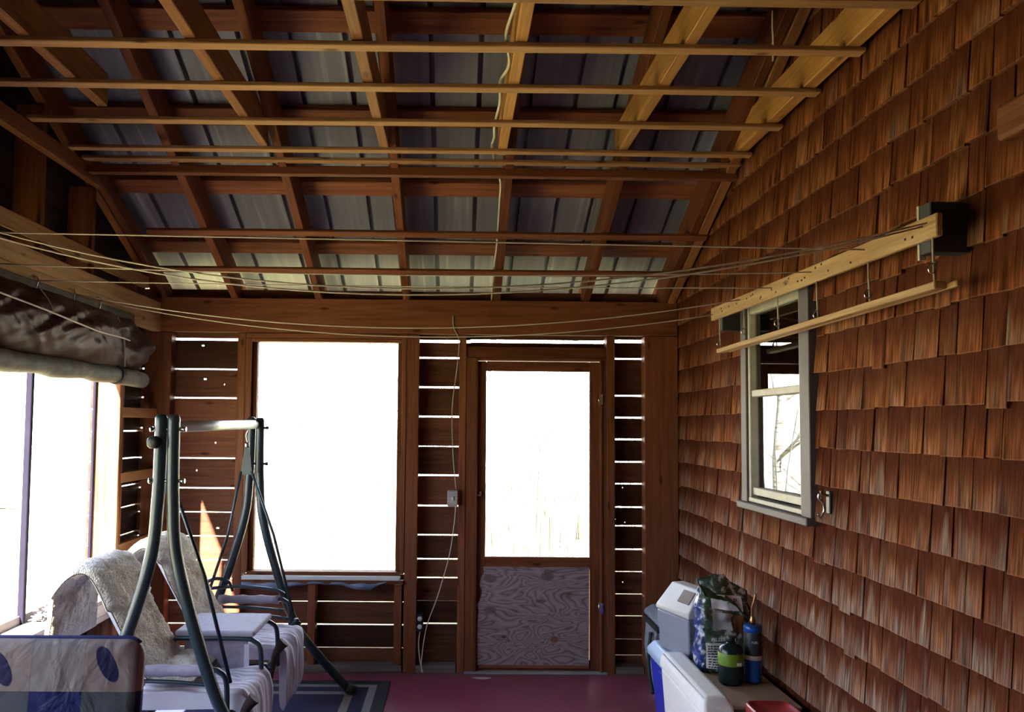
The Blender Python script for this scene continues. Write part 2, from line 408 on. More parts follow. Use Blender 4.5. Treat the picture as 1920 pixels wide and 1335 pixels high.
def bbeam(name, x0, x1, y0, y1, z0, z1, mat, parent=None, warp=0.0, bev=0.003):
    d = (x1-x0, y1-y0, z1-z0); c = Vector(((x0+x1)/2, (y0+y1)/2, (z0+z1)/2)); ax = d.index(max(d))
    e = Vector((0, 0, 0)); e[ax] = d[ax]/2
    if ax == 2: return beam(name, c-e, c+e, d[1], d[0], mat, parent, (1, 0, 0), bev, warp)
    if ax == 0: return beam(name, c-e, c+e, d[1], d[2], mat, parent, (0, 0, 1), bev, warp)
    return beam(name, c-e, c+e, d[0], d[2], mat, parent, (0, 0, 1), bev, warp)
def smooth_path(pts, n=6):
    pts = [Vector(p) for p in pts]; out = []
    for i in range(len(pts)-1):
        p0 = pts[max(i-1, 0)]; p1 = pts[i]; p2 = pts[i+1]; p3 = pts[min(i+2, len(pts)-1)]
        for k in range(n):
            t = k/n
            out.append(0.5*((2*p1)+(p2-p0)*t+(2*p0-5*p1+4*p2-p3)*t*t+(3*p1-p0-3*p2+p3)*t**3))
    out.append(pts[-1]); return out
def text_mesh(name, body, size, mat, parent, T, extrude=0.0006):
    cu = bpy.data.curves.new(name, 'FONT'); cu.body = body; cu.size = size; cu.extrude = extrude; cu.align_x = 'CENTER'; cu.align_y = 'CENTER'
    to = bpy.data.objects.new('tmp', cu); C.objects.link(to)
    bpy.context.view_layer.update()
    me = bpy.data.meshes.new_from_object(to.evaluated_get(bpy.context.evaluated_depsgraph_get()))
    bpy.data.objects.remove(to); bpy.data.curves.remove(cu)
    me.materials.clear(); me.materials.append(MATS[mat])
    o = bpy.data.objects.new(name, me); C.objects.link(o); o.parent = parent; o.matrix_basis = parent_inv(parent) @ T
    return o

D = 5.144; XR = 1.471; XL = -1.95; YB = -2.1; RIDGE = 1.5
def rz(y, off=0.0):   # height of the rafter undersides (front slope and rear slope)
    return 2.43 + off + 0.45*((D-y) if y >= RIDGE else (D-2*RIDGE+y))

# ------------------------------------------------------------------ ground and trees outside
mb = MB(); mb.box(-40, 40, -30, 45, -0.35, -0.3)
def ground_mat():
    m, nt, b = new_mat('leafy_ground')
    tc = N(nt, 'ShaderNodeTexCoord'); n = N(nt, 'ShaderNodeTexNoise'); n.inputs['Scale'].default_value = 1.4; n.inputs['Detail'].default_value = 8
    nt.links.new(tc.outputs['Object'], n.inputs['Vector'])
    r = ramp(nt, n.outputs['Fac'], [(0.35, (0.20, 0.21, 0.07)), (0.6, (0.34, 0.30, 0.13))])
    nt.links.new(r.outputs[0], b.inputs['Base Color']); b.inputs['Roughness'].default_value = 0.95
    MATS['leafy_ground'] = m
ground_mat()
tag(mb.build('ground', 'leafy_ground', origin=(0, 0, -0.3)), kind='structure')
def bark():
    m, nt, b = new_mat('birch_bark')
    tc = N(nt, 'ShaderNodeTexCoord'); mp = mapping(nt, tc.outputs['Object'], (2, 2, 9)); n = N(nt, 'ShaderNodeTexNoise'); n.inputs['Scale'].default_value = 3; n.inputs['Detail'].default_value = 5
    nt.links.new(tc.outputs['Object'], mp.inputs['Vector']); nt.links.new(mp.outputs[0], n.inputs['Vector'])
    r = ramp(nt, n.outputs['Fac'], [(0.36, (0.20, 0.18, 0.15)), (0.5, (0.62, 0.60, 0.55))])
    nt.links.new(r.outputs[0], b.inputs['Base Color']); b.inputs['Roughness'].default_value = 0.8
    MATS['birch_bark'] = m
bark()
plain('pale_leaf_litter', (0.50, 0.48, 0.42), .95, noise_amt=.3, nscale=2)
plain('twig_bark', (0.26, 0.24, 0.21), .9, noise_amt=.4, nscale=3)
def make_tree(seed):
    rs = random.Random(seed)
    t = thing('bare_tree', 'x', 'tree')
    mb = MB(); hgt = rs.uniform(7, 9.5); pts = []; x = y = 0
    for i in range(11):
        pts.append((x, y, hgt*i/10)); x += rs.uniform(-.09, .09); y += rs.uniform(-.07, .07)
    r0 = rs.uniform(.06, .12)
    mb.tube(pts, [r0*(1-.08*i) for i in range(11)], 8)
    for i in range(26):
        k = rs.randint(1, 9); p = Vector(pts[k]); a = rs.uniform(0, 2*PI); L = rs.uniform(.5, 1.5)
        q = p + Vector((math.cos(a), math.sin(a), rs.uniform(.5, 1.1)))*L*.5; s = q + Vector((math.cos(a+.4), math.sin(a+.4), .8))*L*.5
        mb.tube([p, q, s], [.022, .013, .005], 5)
        mb.tube([q, q+Vector((math.cos(a-1), math.sin(a-1), .5))*L*.45], [.01, .004], 4)
    mb.build('trunk', 'birch_bark', t)
    return t
protos = [make_tree(s) for s in (3, 8, 15, 21)]
spots = [(2.2, 9.2), (3.6, 11), (5.2, 9.6), (1.0, 10.6), (4.4, 13.5), (6.8, 12.5), (0.1, 13), (-1.6, 10.2), (-3.1, 12), (8.3, 15), (2.9, 15.5), (6.0, 17), (-5, 14), (1.7, 18), (4.8, 20), (8.8, 20),
         (-8.5, 8.5), (-10, 5), (-9, 11), (-12, 9), (-11, 2), (-8.2, 3.2), (-7, 11.8), (-13, 6)]
for i, (x, y) in enumerate(spots):
    t = protos[i] if i < 4 else copy_tree(protos[i % 4])
    t.location = (x, y, -0.3); t.rotation_euler = (0, 0, i*1.37)
    if i < 16: tag(t, 'pale bare tree in the sunlit woods beyond the screen door and rear window', 'tree', 'bare trees outside')
    else: tag(t, 'pale bare tree in the glare beyond the wide left window', 'tree', 'bare trees outside on the left')

mb = MB(); rs = random.Random(77)      # undergrowth: nobody could count the twigs
for i in range(1500):
    x = rs.uniform(-1, 10); y = rs.uniform(8.5, 19); hgt = rs.uniform(.5, 3.4); a = rs.uniform(0, 2*PI); q = rs.uniform(.1, .5)
    mb.tube([(x, y, -.3), (x+q*.4*math.cos(a), y+q*.4*math.sin(a), hgt*.5), (x+q*math.cos(a), y+q*math.sin(a), hgt)], [.012, .009, .004], 4, caps=False)
mb_o = mb.build('undergrowth', 'twig_bark', origin=(3, 12, 0)); tag(mb_o, 'tangle of pale saplings and twigs in the woods beyond the door', 'undergrowth', kind='stuff')
mb = MB()
mb.grid(lambda u, v: (-40+80*u, 17+22*v, -.32+6.5*v**1.2+.5*noise.noise(Vector((u*20, v*6, 0)))), 40, 12)
tag(mb.build('hillside', 'pale_leaf_litter', origin=(0, 25, 0)), kind='structure')

# ------------------------------------------------------------------ floor and enclosing structure
mb = MB(); mb.box(-2.12, 1.6, YB-0.1, 5.26, -0.12, 0.0)
tag(mb.build('floor', 'red_paint_floor'), kind='structure')

def slats(mb, x0, x1, gaps, y0, y1, zt, zb, holes=()):
    """boards between the gaps (z centre, thickness); small knot holes are left open"""
    edges = [zt]
    for z, t in gaps: edges += [z+t/2, z-t/2]
    edges.append(zb)
    for i in range(0, len(edges), 2):
        a, b = edges[i+1], edges[i]; rnd = random.random()
        hs = [h_ for h_ in holes if a < h_[1] < b]
        if not hs: mb.box(x0, x1, y0, y1, a, b, rnd); continue
        hs.sort(); cx = x0
        for hx, hz, hw, hh in hs:
            mb.box(cx, hx-hw/2, y0, y1, a, b, rnd)
            mb.box(hx-hw/2, hx+hw/2, y0, y1, a, hz-hh/2, rnd); mb.box(hx-hw/2, hx+hw/2, y0, y1, hz+hh/2, b, rnd)
            cx = hx+hw/2
        mb.box(cx, x1, y0, y1, a, b, rnd)
mb = MB()
YS0, YS1 = D+0.095, D+0.115
G = lambda zs, ts: list(zip(zs, ts))
gl = G((2.163, 1.962, 1.769, 1.565, 1.367, 1.169, 1.01, .852, .695, .573, .43, .281, .132), (.016, .009, .009, .008, .008, .009, .008, .008, .008, .008, .007, .009, .006))
slats(mb, -2.13, -1.40, gl, YS0, YS1, 2.5, -0.05, [(-1.70, 2.12, .02, .01), (-1.68, 1.895, .02, .012), (-1.55, 1.86, .009, .009), (-1.60, 1.47, .012, .01), (-1.72, 1.285, .011, .011), (-1.57, .905, .022, .012)])
gm = G((2.165, 2.053, 1.855, 1.658, 1.459, 1.267, 1.065, .872, .714, .591, .441, .292, .143), (.02, .012, .012, .011, .006, .012, .011, .010, .010, .009, .003, .010, .001))
slats(mb, -0.30, 0.10, gm, YS0, YS1, 2.5, -0.05)
gr = G((2.178, 2.059, 1.81, 1.663, 1.517, 1.367, 1.221, 1.066, .942, .787, .64, .493, .35, .2, .096), (.022, .011, .010, .011, .011, .010, .009, .010, .009, .010, .006, .005, .006, .004, .005))
slats(mb, 1.0, 1.50, gr, YS0, YS1, 2.5, -0.05, [(1.125, 1.195, .008, .008), (1.075, .985, .008, .008), (1.14, .965, .009, .009), (1.125, .57, .009, .009)])
slats(mb, -1.40, -0.30, G((.43, .281, .132), (.006, .010, .006)), YS0, YS1, 0.61, -0.05)
slats(mb, -1.40, -0.30, [], YS0, YS1, 2.5, 2.16)
slats(mb, 0.10, 1.0, G((2.17,), (.022,)), YS0, YS1, 2.5, 2.06)
tag(mb.build('wall_back', 'siding_wood', origin=(0, YS0, 0)), kind='structure')

# left wall siding (boards run along Y, at x = -2.10..-2.12)
LY0, LY1 = 1.30, 4.585          # big window opening
RL = Matrix.Rotation(PI/2, 3, 'Z').to_quaternion()
mb = MB()
def lslat(y0, y1, z0, z1):
    mb.box(-2.125, -2.105, y0, y1, z0, z1, random.random())
zs = [0.01, .19, .38, .56, .75, .89, 1.065, 1.20, 1.375, 1.55, 1.68, 1.86, 2.0, 2.16]
for a, b in zip(zs, zs[1:]): lslat(LY1-0.02, 5.26, a, b-(.009 if .7 < b < 1.8 else .002))
for a, b in zip(zs[:4], zs[1:5]): lslat(YB, LY1, a, min(b-.002, .60))
for y0, y1 in ((YB, LY0),):
    for a, b in zip(zs[3:], zs[4:]): lslat(y0, y1, a, b-.002)
z = 2.16
while z < 4.5:
    # up the gable, stepped to the roof line
    zt = z+0.19
    ye = min(5.26, D-(zt-2.43-0.16)/0.45); yb = max(YB, (zt-2.43-0.16)/0.45-(D-2*RIDGE))
    if z < 4.4:
        zz = (z, zt-.001); rn = random.random(); q = []
        for xx in (-2.125, -2.105):
            for zv in zz:
                zc_ = min(zv, 4.20)
                e = D-(zc_-2.43-.225)/.45; b2 = (zc_-2.43-.225)/.45-(D-2*RIDGE)
                q.append([(xx, max(YB, b2), zv), (xx, min(5.26, e), zv)])
        v_ = [mb.bm.verts.new(p) for pr in q for p in pr]   # x0z0:0,1 x0z1:2,3 x1z0:4,5 x1z1:6,7
        for f4 in ((0, 1, 3, 2), (4, 6, 7, 5), (0, 4, 5, 1), (2, 3, 7, 6), (0, 2, 6, 4), (1, 5, 7, 3)):
            f_ = mb.bm.faces.new([v_[i] for i in f4]); f_[mb.rl] = rn
    z = zt
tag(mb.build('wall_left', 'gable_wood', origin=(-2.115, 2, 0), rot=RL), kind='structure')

# plain rear wall behind the viewpoint
mb = MB()
mb.box(-2.12, 1.5, YB-.12, YB, 0, .9); mb.box(-2.12, 1.5, YB-.12, YB, 1.9, 2.6)
mb.box(-2.12, 1.5, YB-.12, YB, .9, 1.9)
tag(mb.build('wall_rear', 'rust_wood', origin=(0, YB, 1)), kind='structure')

# house wall on the right: backing, then individual cedar shingles
WY0, WY1, WZ0, WZ1 = 3.19, 3.95, 1.235, 2.245
mb = MB()
mb.box(XR+.02, XR+.14, YB-.1, WY0+.04, -.1, 4.6); mb.box(XR+.02, XR+.14, WY1-.04, 5.26, -.1, 3.0)
mb.box(XR+.02, XR+.14, WY0+.04, WY1-.04, -.1, WZ0+.03); mb.box(XR+.02, XR+.14, WY0+.04, WY1-.04, WZ1-.03, 3.6)
mb.box(XR+.5, XR+.55, 2.4, 4.8, .6, 2.9); mb.box(XR+.14, XR+.5, 2.4, 2.45, .6, 2.9); mb.box(XR+.14, XR+.5, 4.75, 4.8, .6, 2.9)
mb.box(XR+.14, XR+.5, 2.4, 4.8, .6, .65); mb.box(XR+.14, XR+.5, 2.4, 4.8, 2.85, 2.9)
back = mb.build('wall_right_backing', 'dark_room'); back.name = 'wall_house'; tag(back, kind='structure')
mb = MB(); rs = random.Random(11)
EXPO = 0.15
for k in range(0, 31):
    zc = 0.025+EXPO*k; y = YB-rs.random()*.1
    while y < 5.25:
        w = rs.choice((.065, .075, .08, .085, .095, .10, .11, .13))*rs.uniform(.9, 1.1)
        y0, y1 = y, min(y+w, 5.255); y += w+rs.choice((.002, .003, .004, .007))
        z0 = zc+rs.uniform(-.0025, .0025)-(.012 if rs.random() < .03 else 0); z1 = zc+EXPO+.03
        if rz((y0+y1)/2, .14) < z0+.05: continue
        z1 = min(z1, rz(y1 if y1 > RIDGE else y0, .17))
        if y1 > WY0+.005 and y0 < WY1-.005 and z1 > WZ0 and z0 < WZ1:
            if z0 < WZ0-.03: z1 = WZ0+.005
            elif z0 > WZ1-.12 : z0 = max(z0, WZ1)
            elif y0 < WY0-.03: y1 = WY0
            elif y1 > WY1+.03: y0 = WY1
            else: continue
            if z1-z0 < .02: continue
        t0 = rs.uniform(.012, .019); lean = rs.uniform(-.002, .003)
        xb = XR+.018; xf0 = XR-t0+.012+lean; xf1 = XR+.012
        sk = rs.uniform(-.003, .003)
        P = [(xb, y0, z0), (xf0, y0, z0), (xf0-sk*.5, y1, z0+sk), (xb, y1, z0+sk), (xb, y0, z1), (xf1, y0, z1), (xf1, y1, z1), (xb, y1, z1)]
        vv = [mb.bm.verts.new(p) for p in P]
        rnd = min(1, max(0, rs.gauss(.45, .22))); wea = max(0, min(1.3, (1.9-zc)*.8+rs.uniform(-.5, .30)))
        if rs.random() < .10: wea += .35
        for q in ((0, 1, 2, 3), (4, 7, 6, 5), (1, 5, 6, 2), (0, 4, 5, 1), (3, 2, 6, 7), (0, 3, 7, 4)):
            f_ = mb.bm.faces.new([vv[i] for i in q]); f_[mb.rl] = rnd; f_[mb.wl] = wea
            for lp in f_.loops:
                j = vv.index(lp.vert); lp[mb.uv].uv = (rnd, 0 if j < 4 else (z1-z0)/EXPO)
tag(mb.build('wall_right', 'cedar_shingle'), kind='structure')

# metal roof deck
mb = MB(); ribs = [-2.05, -1.80, -1.565, -1.33, -1.02, -.777, -.525, -.37, -.128, .106, .36, .594, .80, 1.05, 1.285, 1.5]
prof = [(-2.45, 0)]
for r_ in ribs: prof += [(r_-.014, 0), (r_-.012, .045), (r_+.012, .045), (r_+.014, 0)]
prof.append((1.62, 0))
def roof_pt(x, h_, y): 
    return (x, y, rz(y, .235)+h_)
ys = [5.72, RIDGE, YB-.5]
for y0, y1 in zip(ys, ys[1:]):
    for (xa, ha), (xb_, hb) in zip(prof, prof[1:]):
        vv = [mb.bm.verts.new(p) for p in (roof_pt(xa, ha, y0), roof_pt(xb_, hb, y0), roof_pt(xb_, hb, y1), roof_pt(xa, ha, y1))]
        mb.bm.faces.new(vv)
bmesh.ops.remove_doubles(mb.bm, verts=mb.bm.verts, dist=.0005)
tag(mb.build('ceiling', 'roof_metal', solid=.003), kind='structure')

# ------------------------------------------------------------------ roof timbers
ORD = ['first', 'second', 'third', 'fourth', 'fifth', 'sixth']
rx = [-1.49, -.934, -.352, .249, .842, 1.355]
for i, x in enumerate(rx):
    d = Vector((0, -1, .45)).normalized(); nrm = Vector((0, .45, 1)).normalized()
    a = Vector((x+.0225, 5.62, rz(5.62))) + nrm*.085; b_ = Vector((x+.0225, RIDGE, rz(RIDGE))) + nrm*.085
    o = beam('roof_rafter', a, b_, .045, .17, 'rust_wood', up_=nrm)
    tag(o, 'sloping red-brown roof rafter, %s counted from the left along the eave' % ORD[i], 'rafter', 'roof rafters')
o = beam('roof_rafter', Vector((1.432, 5.3, rz(5.3)+.095)), Vector((1.432, RIDGE, rz(RIDGE)+.095)), .05, .19, 'joist_brown', up_=(0, .45, 1))
tag(o, 'light brown rafter lying tight against the shingle wall', 'rafter', 'roof rafters')
o = beam('gable_rafter', Vector((-1.925, 5.2, rz(5.2)+.05)), Vector((-1.925, 4.0, rz(4.0)+.05)), .04, .09, 'rust_wood', up_=(0, .45, 1))
tag(o, 'short sloping brace board against the left gable studs', 'rafter')
o = beam('gable_rafter', Vector((-1.985, 5.6, rz(5.6)+.11)), Vector((-1.985, RIDGE, rz(RIDGE)+.11)), .045, .17, 'rust_wood', up_=(0, .45, 1))
tag(o, 'dark end rafter lying along the top of the left gable wall', 'rafter')
for i, x in enumerate(rx):    # rear slope, mostly out of view
    nrm = Vector((0, -.45, 1)).normalized()
    a = Vector((x+.0225, YB-.4, rz(YB-.4))) + nrm*.085; b_ = Vector((x+.0225, RIDGE-.02, rz(RIDGE-.02))) + nrm*.085
    o = beam('roof_rafter', a, b_, .045, .17, 'rust_wood', up_=nrm)
    tag(o, 'roof rafter of the rear slope behind the viewpoint', 'rafter', 'rear slope rafters')
py = [5.42, 4.86, 4.345, 3.86, 3.34, 2.82]
for i, y in enumerate(py):
    nrm = Vector((0, .45, 1)).normalized(); c = Vector((0, y, rz(y))) + nrm*.192
    o = beam('roof_purlin', c+Vector((-2.1, 0, 0)), c+Vector((1.46, 0, 0)), .115, .036, 'purlin_wood', up_=nrm)
    tag(o, 'red-brown purlin board under the metal roof, %s from the eave' % ORD[i], 'purlin', 'roof purlins')
# ceiling joists
jx = [(-1.575, YB, 3.35), (-.982, YB, 3.80), (-.385, YB, 3.86), (.203, YB, 3.90), (.802, YB, 3.90), (1.398, YB, 3.95)]
for i, (x, y0, y1) in enumerate(jx):
    sk = (.03 if i == 4 else 0)
    o = beam('ceiling_joist', (x+.0225+sk, y0, 3.048), (x+.0225, y1, 3.048), .045 if i != 5 else .055, .145, 'joist_wood' if i > 2 else 'joist_brown', warp=.002)
    tag(o, 'level %s ceiling joist above the thin strips, %s from the left' % ('honey-coloured' if i > 2 else 'light brown', ORD[i]), 'joist', 'ceiling joists')
# thin strips
sy_ = [(2.415, .05), (2.75, .05), (3.095, .05), (3.462, .05), (3.825, .045)]
names = ['fifth row from the joist ends, nearest the viewer', 'fourth row back, below the honey joists', 'third row back from the joist ends', 'second row back from the joist ends', 'row just behind the joist ends']
for (y, w), nm in zip(sy_, names):
    o = beam('ceiling_strip', (-1.93, y, 2.966), (XR-.005, y, 2.966), w, .018, 'pine', warp=.0025)
    tag(o, 'thin pale ceiling strip running wall to wall, %s' % nm, 'strip', 'ceiling strips')
o = beam('ceiling_strip', (-1.93, 3.975, 2.962), (XR-.005, 3.975, 2.962), .05, .018, 'pine', warp=.0015)
tag(o, 'thin pale strip paired with the wider board where the ceiling meets the slope', 'strip', 'ceiling strips')
o = beam('ceiling_board', (-1.93, 4.035, 2.925), (XR-.005, 4.035, 2.925), .045, .045, 'frame_wood', warp=.0015)
tag(o, 'wider brown nailing board where level ceiling meets sloping rafters', 'strip')
for y, nm in ((4.50, 'upper of the two under the slope'), (4.84, 'lower of the two, just above the eave panels')):
    nrm = Vector((0, .45, 1)).normalized(); c = Vector((0, y, rz(y))) - nrm*.011
    x0 = -1.80 if y < 4.6 else -1.88
    o = beam('ceiling_strip', c+Vector((x0, 0, 0)), c+Vector((XR-.01, 0, 0)), .048, .02, 'frame_wood', up_=nrm, warp=.0015)
    tag(o, 'thin brown strip across sloping rafters, %s' % nm, 'strip', 'ceiling strips')

# ------------------------------------------------------------------ back wall timbers
def T_(o, label, cat, group=None): return tag(o, label, cat, group)
T_(bbeam('header_beam', -2.05, XR, D, D+.04, 2.203, 2.431, 'frame_wood'), 'wide red-brown header board across the back wall under the eave', 'beam')
T_(bbeam('wall_plate', -2.05, XR, D+.042, D+.09, 2.37, 2.43, 'frame_wood'), 'plate hidden behind the back header board carrying the rafters', 'beam')
SG = 'wall studs of the back wall'
def stud(x0, x1, z0, z1, label, mat='frame_wood', y0=D, y1=D+.09): 
    return T_(bbeam('wall_stud', x0, x1, y0, y1, z0, z1, mat), label, 'stud', SG)
stud(-2.05, -1.875, .0, 2.2, 'broad corner stud at the left end of the back wall')
stud(-1.439, -1.384, .0, 2.2, 'stud along the left side of the large rear window')
stud(-.322, -.240, .0, 2.2, 'doubled stud along the right side of the large rear window')
stud(.026, .072, .0, 2.2, 'stud left of the screen door carrying the light switch box')
stud(1.0, 1.055, .0, 2.2, 'stud right of the screen door')
stud(1.249, XR-.002, .0, 2.2, 'broad corner post where back wall meets shingle wall', 'frame_wood', D-.01, D+.09)
stud(-.945, -.895, .045, .56, 'short stud below the middle of the large rear window')
stud(-.385, -.335, .045, .56, 'short stud below the right corner of the large rear window')
T_(bbeam('sill_plate', -1.87, -.33, D, D+.09, .0, .045, 'dusty_board'), 'dusty bottom plate below the large rear window', 'plate', 'bottom plates')
T_(bbeam('sill_plate', -.24, .02, D, D+.09, .0, .045, 'dusty_board'), 'dusty bottom plate between window and door studs', 'plate', 'bottom plates')
T_(bbeam('sill_plate', 1.058, 1.245, D+.002, D+.09, .0, .045, 'dusty_board'), 'dusty bottom plate between door and corner post', 'plate', 'bottom plates')
T_(bbeam('window_header', -1.383, -.323, D+.0, D+.09, 2.166, 2.2, 'frame_wood'), 'thin head board over the large rear window', 'beam')
T_(bbeam('door_header', .074, .998, D+.01, D+.06, 2.05, 2.125, 'rust_wood'), 'dark board above the screen door frame', 'beam')

# window 1: large rear opening
w1 = bpy.data.objects.new('window_1', None); C.objects.link(w1); w1.location = (-.84, D, 1.4); tag(w1, kind='structure')
y0, y1 = D+.0, D+.095
bbeam('window_frame', -1.382, -1.350, y0-.006, y1, .63, 2.165, 'frame_wood', w1)
bbeam('window_frame', -.352, -.324, y0-.006, y1, .63, 2.165, 'frame_wood', w1)
bbeam('window_frame', -1.350, -.352, y0-.004, y1, 2.142, 2.165, 'frame_wood', w1)
bbeam('window_frame', -1.350, -.352, y0+.01, y1, .618, .640, 'rust_wood', w1)
bbeam('window_stop', -1.350, -1.318, y0+.045, y1, .64, 2.142, 'rust_wood', w1)
bbeam('window_stop', -.384, -.352, y0+.045, y1, .64, 2.142, 'rust_wood', w1)
bbeam('window_sill', -1.385, -.323, y0-.030, y0+.02, .570, .592, 'rust_wood', w1)
tag(bbeam('sill_edge', -1.372, -.345, y0-.028, y0+.01, .592, .618, 'white_plastic', w1), 'bright white sill strip')  # white face stands in for daylight reflected off the ledge beyond
mb = MB(); mb.box(-1.32, -.382, y1-.012, y1-.010, .64, 2.142)
mb.build('window_sheet', 'plastic_sheet', w1, (-.84, y1, 1.4))
# blue sheet bunched below the sill
mb = MB()
def fn(u, v):
    x = -1.37+u*.94; dr = .035+.022*math.sin(u*9)+.015*noise.noise(Vector((u*8, 3, 0)))
    if u > .88: dr *= (1-u)/.12
    return (x, D-.012-.02*math.sin(v*PI)*(1+.5*math.sin(u*40))-.004, .585-dr*v)
mb.grid(fn, 60, 6)
T_(mb.build('plastic_sheet', 'blue_tarp', solid=.002, origin=(-.9, D, .57)), 'crumpled blue-grey plastic strip hanging below the rear window sill', 'sheet')

# door 1
d1 = bpy.data.objects.new('door_1', None); C.objects.link(d1); d1.location = (.55, D, 0); tag(d1, kind='structure')
bbeam('door_jamb', .071, .136, D+.005, D+.085, .0, 2.05, 'frame_wood', d1)
bbeam('door_jamb', .962, 1.001, D+.005, D+.085, .0, 2.05, 'frame_wood', d1)
bbeam('door_stop', .130, .150, D-.004, D+.02, .0, 2.05, 'rust_wood', d1)
bbeam('door_stop', .955, .972, D-.004, D+.02, .0, 2.05, 'rust_wood', d1)
bbeam('door_jamb', .136, .962, D+.005, D+.085, 2.032, 2.05, 'frame_wood', d1)
ya, yb = D+.028, D+.056
bbeam('door_stile', .137, .206, ya, yb, .012, 2.028, 'rust_wood', d1)
bbeam('door_stile', .892, .961, ya, yb, .012, 2.028, 'rust_wood', d1)
bbeam('door_rail', .206, .892, ya, yb, 1.963, 2.028, 'rust_wood', d1)
bbeam('door_rail', .206, .892, ya, yb, .665, .742, 'rust_wood', d1)
bbeam('door_rail', .206, .892, ya, yb, .012, .08, 'rust_wood', d1)
bbeam('door_threshold', .072, 1.0, D-.02, D+.11, .0, .012, 'grey_board', d1)
mb = MB()
pts = [(.195, .68), (.198, .64), (.178, .60), (.17, .56), (.19, .52), (.172, .46), (.15, .43), (.165, .40), (.158, .34), (.156, .2), (.158, .05), (.885, .05), (.888, .68)]
fr_ = [mb.bm.verts.new((x, ya-.013, z)) for x, z in pts]; bk = [mb.bm.verts.new((x, ya-.001, z)) for x, z in pts]
mb.bm.faces.new(fr_); mb.bm.faces.new(bk[::-1])
for i in range(len(pts)): mb.bm.faces.new((fr_[i], fr_[(i+1) % len(pts)], bk[(i+1) % len(pts)], bk[i]))
tag(mb.build('door_panel', 'door_plywood', d1, (.53, ya, .37)), 'weathered grey plywood lower panel with swirling grain')
tag(bbeam('door_kick_strip', .16, .885, ya-.015, ya-.001, .03, .052, 'purlin_wood', d1), 'red-stained bottom strip')
mb = MB(); mb.box(.2, .9, yb-.006, yb-.004, .74, 1.965); mb.build('door_screen', 'plastic_sheet', d1, (.55, yb, 1.3))
mb = MB(); mb.box(.125, .185, ya-.012, ya-.004, 1.140, 1.152); mb.box(.125, .185, ya-.012, ya-.004, 1.160, 1.168); mb.box(.165, .178, ya-.03, ya-.004, 1.138, 1.170)
mb.build('door_latch', 'chrome', d1, (.15, ya, 1.15))
for z in (1.78, .42):
    mb = MB(); mb.tube([(.953, ya-.006, z-.04), (.953, ya-.006, z+.04)], .006, 8); mb.box(.956, .975, ya-.034, ya-.030, z-.035, z+.035)
    mb.build('door_hinge', 'chrome', d1, (.95, ya, z))

# outlet boxes and wires
t = thing('switch_box', 'small pale switch box on the stud left of the door', 'electrical box', (.03, D-.02, 1.13))
mb = MB(); mb.box(-.045, .022, D-.045, D-.001, 1.075, 1.18, bev=.004); mb.build('box_body', 'grey_board', t, (0, D, 1.13))
mb = MB(); mb.box(-.018, -.004, D-.055, D-.045, 1.115, 1.14, bev=.002); mb.build('toggle', 'white_plastic', t, (0, D, 1.13))
t = thing('outlet_box', 'black outlet box with white double socket low beside the rear window stud', 'outlet', (-.2, D, .3))
mb = MB(); mb.box(-.238, -.195, D+.01, D+.06, .26, .375, bev=.003); mb.build('box_body', 'black_plastic', t, (-.2, D, .3))
mb = MB(); 
for zc in (.292, .343): mb.lathe([(.002, 0), (.016, .0), (.016, .006), (.002, .006)], (0, 0, 0), 14)
bmesh.ops.rotate(mb.bm, verts=mb.bm.verts, matrix=Matrix.Rotation(PI/2, 3, 'X'))
vs_ = list(mb.bm.verts)
for i, v in enumerate(vs_): v.co += Vector((-.216, D+.01, .292 if i < len(vs_)//2 else .343))
mb.build('socket', 'white_plastic', t, (-.216, D, .3))
def wire(name, pts, r, mat, label, cat='cable', seg=6, group=None):
    mb = MB(); mb.tube(smooth_path(pts, 6), r, seg)
    return tag(mb.build(name, mat, origin=pts[0]), label, cat, group)
wire('electric_cable', [(-.02, D-.006, 2.33), (-.015, D-.006, 2.25), (.02, D-.008, 2.16), (.012, D-.008, 2.0), (-.02, D-.01, 1.7), (-.01, D-.012, 1.4), (.01, D-.012, 1.185)], .0035, 'rope', 'thin brown cable running from the header down to the switch box')
wire('electric_cable', [(.01, D-.03, 1.08), (0, D-.02, .95), (-.03, D-.02, .75), (-.1, D-.02, .5), (-.17, D-.01, .3), (-.2, D-.02, .1), (-.2, D-.02, .01)], .0035, 'cable_white', 'thin pale cable drooping from the switch box to the floor')
wire('electric_cable', [(-.215, D+.02, .262), (-.222, D+.01, .18), (-.21, D-.02, .08), (-.19, D-.025, .008)], .004, 'cable_white', 'short pale cable from the low outlet to the floor')
# cable stapled along the fourth joist and rafter
mb = MB()
pts = []
for i, (y, dx) in enumerate([(1.2, 0), (1.6, -.01), (2.0, .0), (2.3, -.012), (2.5, .0), (2.7, -.02), (2.9, .006), (3.1, -.018), (3.3, -.008), (3.5, -.02), (3.7, -.012), (3.85, -.016)]): pts.append((.188+dx, y, 2.99+.012*math.sin(i*1.9)))
pts += [(.20, 4.02, 2.965), (.232, 4.12, 2.90), (.236, 4.3, 2.83), (.24, 4.6, rz(4.6)+.01), (.236, 4.8, rz(4.8)+.02), (.236, 5.1, rz(5.1)+.02), (.24, 5.3, rz(5.3)+.03)]
mb.tube(smooth_path(pts, 5), .006, 6)
tag(mb.build('electric_cable', 'cable_white', origin=(.2, 3, 3)), 'cream cable stapled along the middle joist and down its rafter', 'cable')
wire('twine', [(1.20, 2.9, 3.0), (1.185, 2.86, 3.06), (1.175, 2.84, 3.10), (1.172, 2.83, 3.16)], .003, 'cable_white', 'short white string end dangling near the top right joist', 'string')

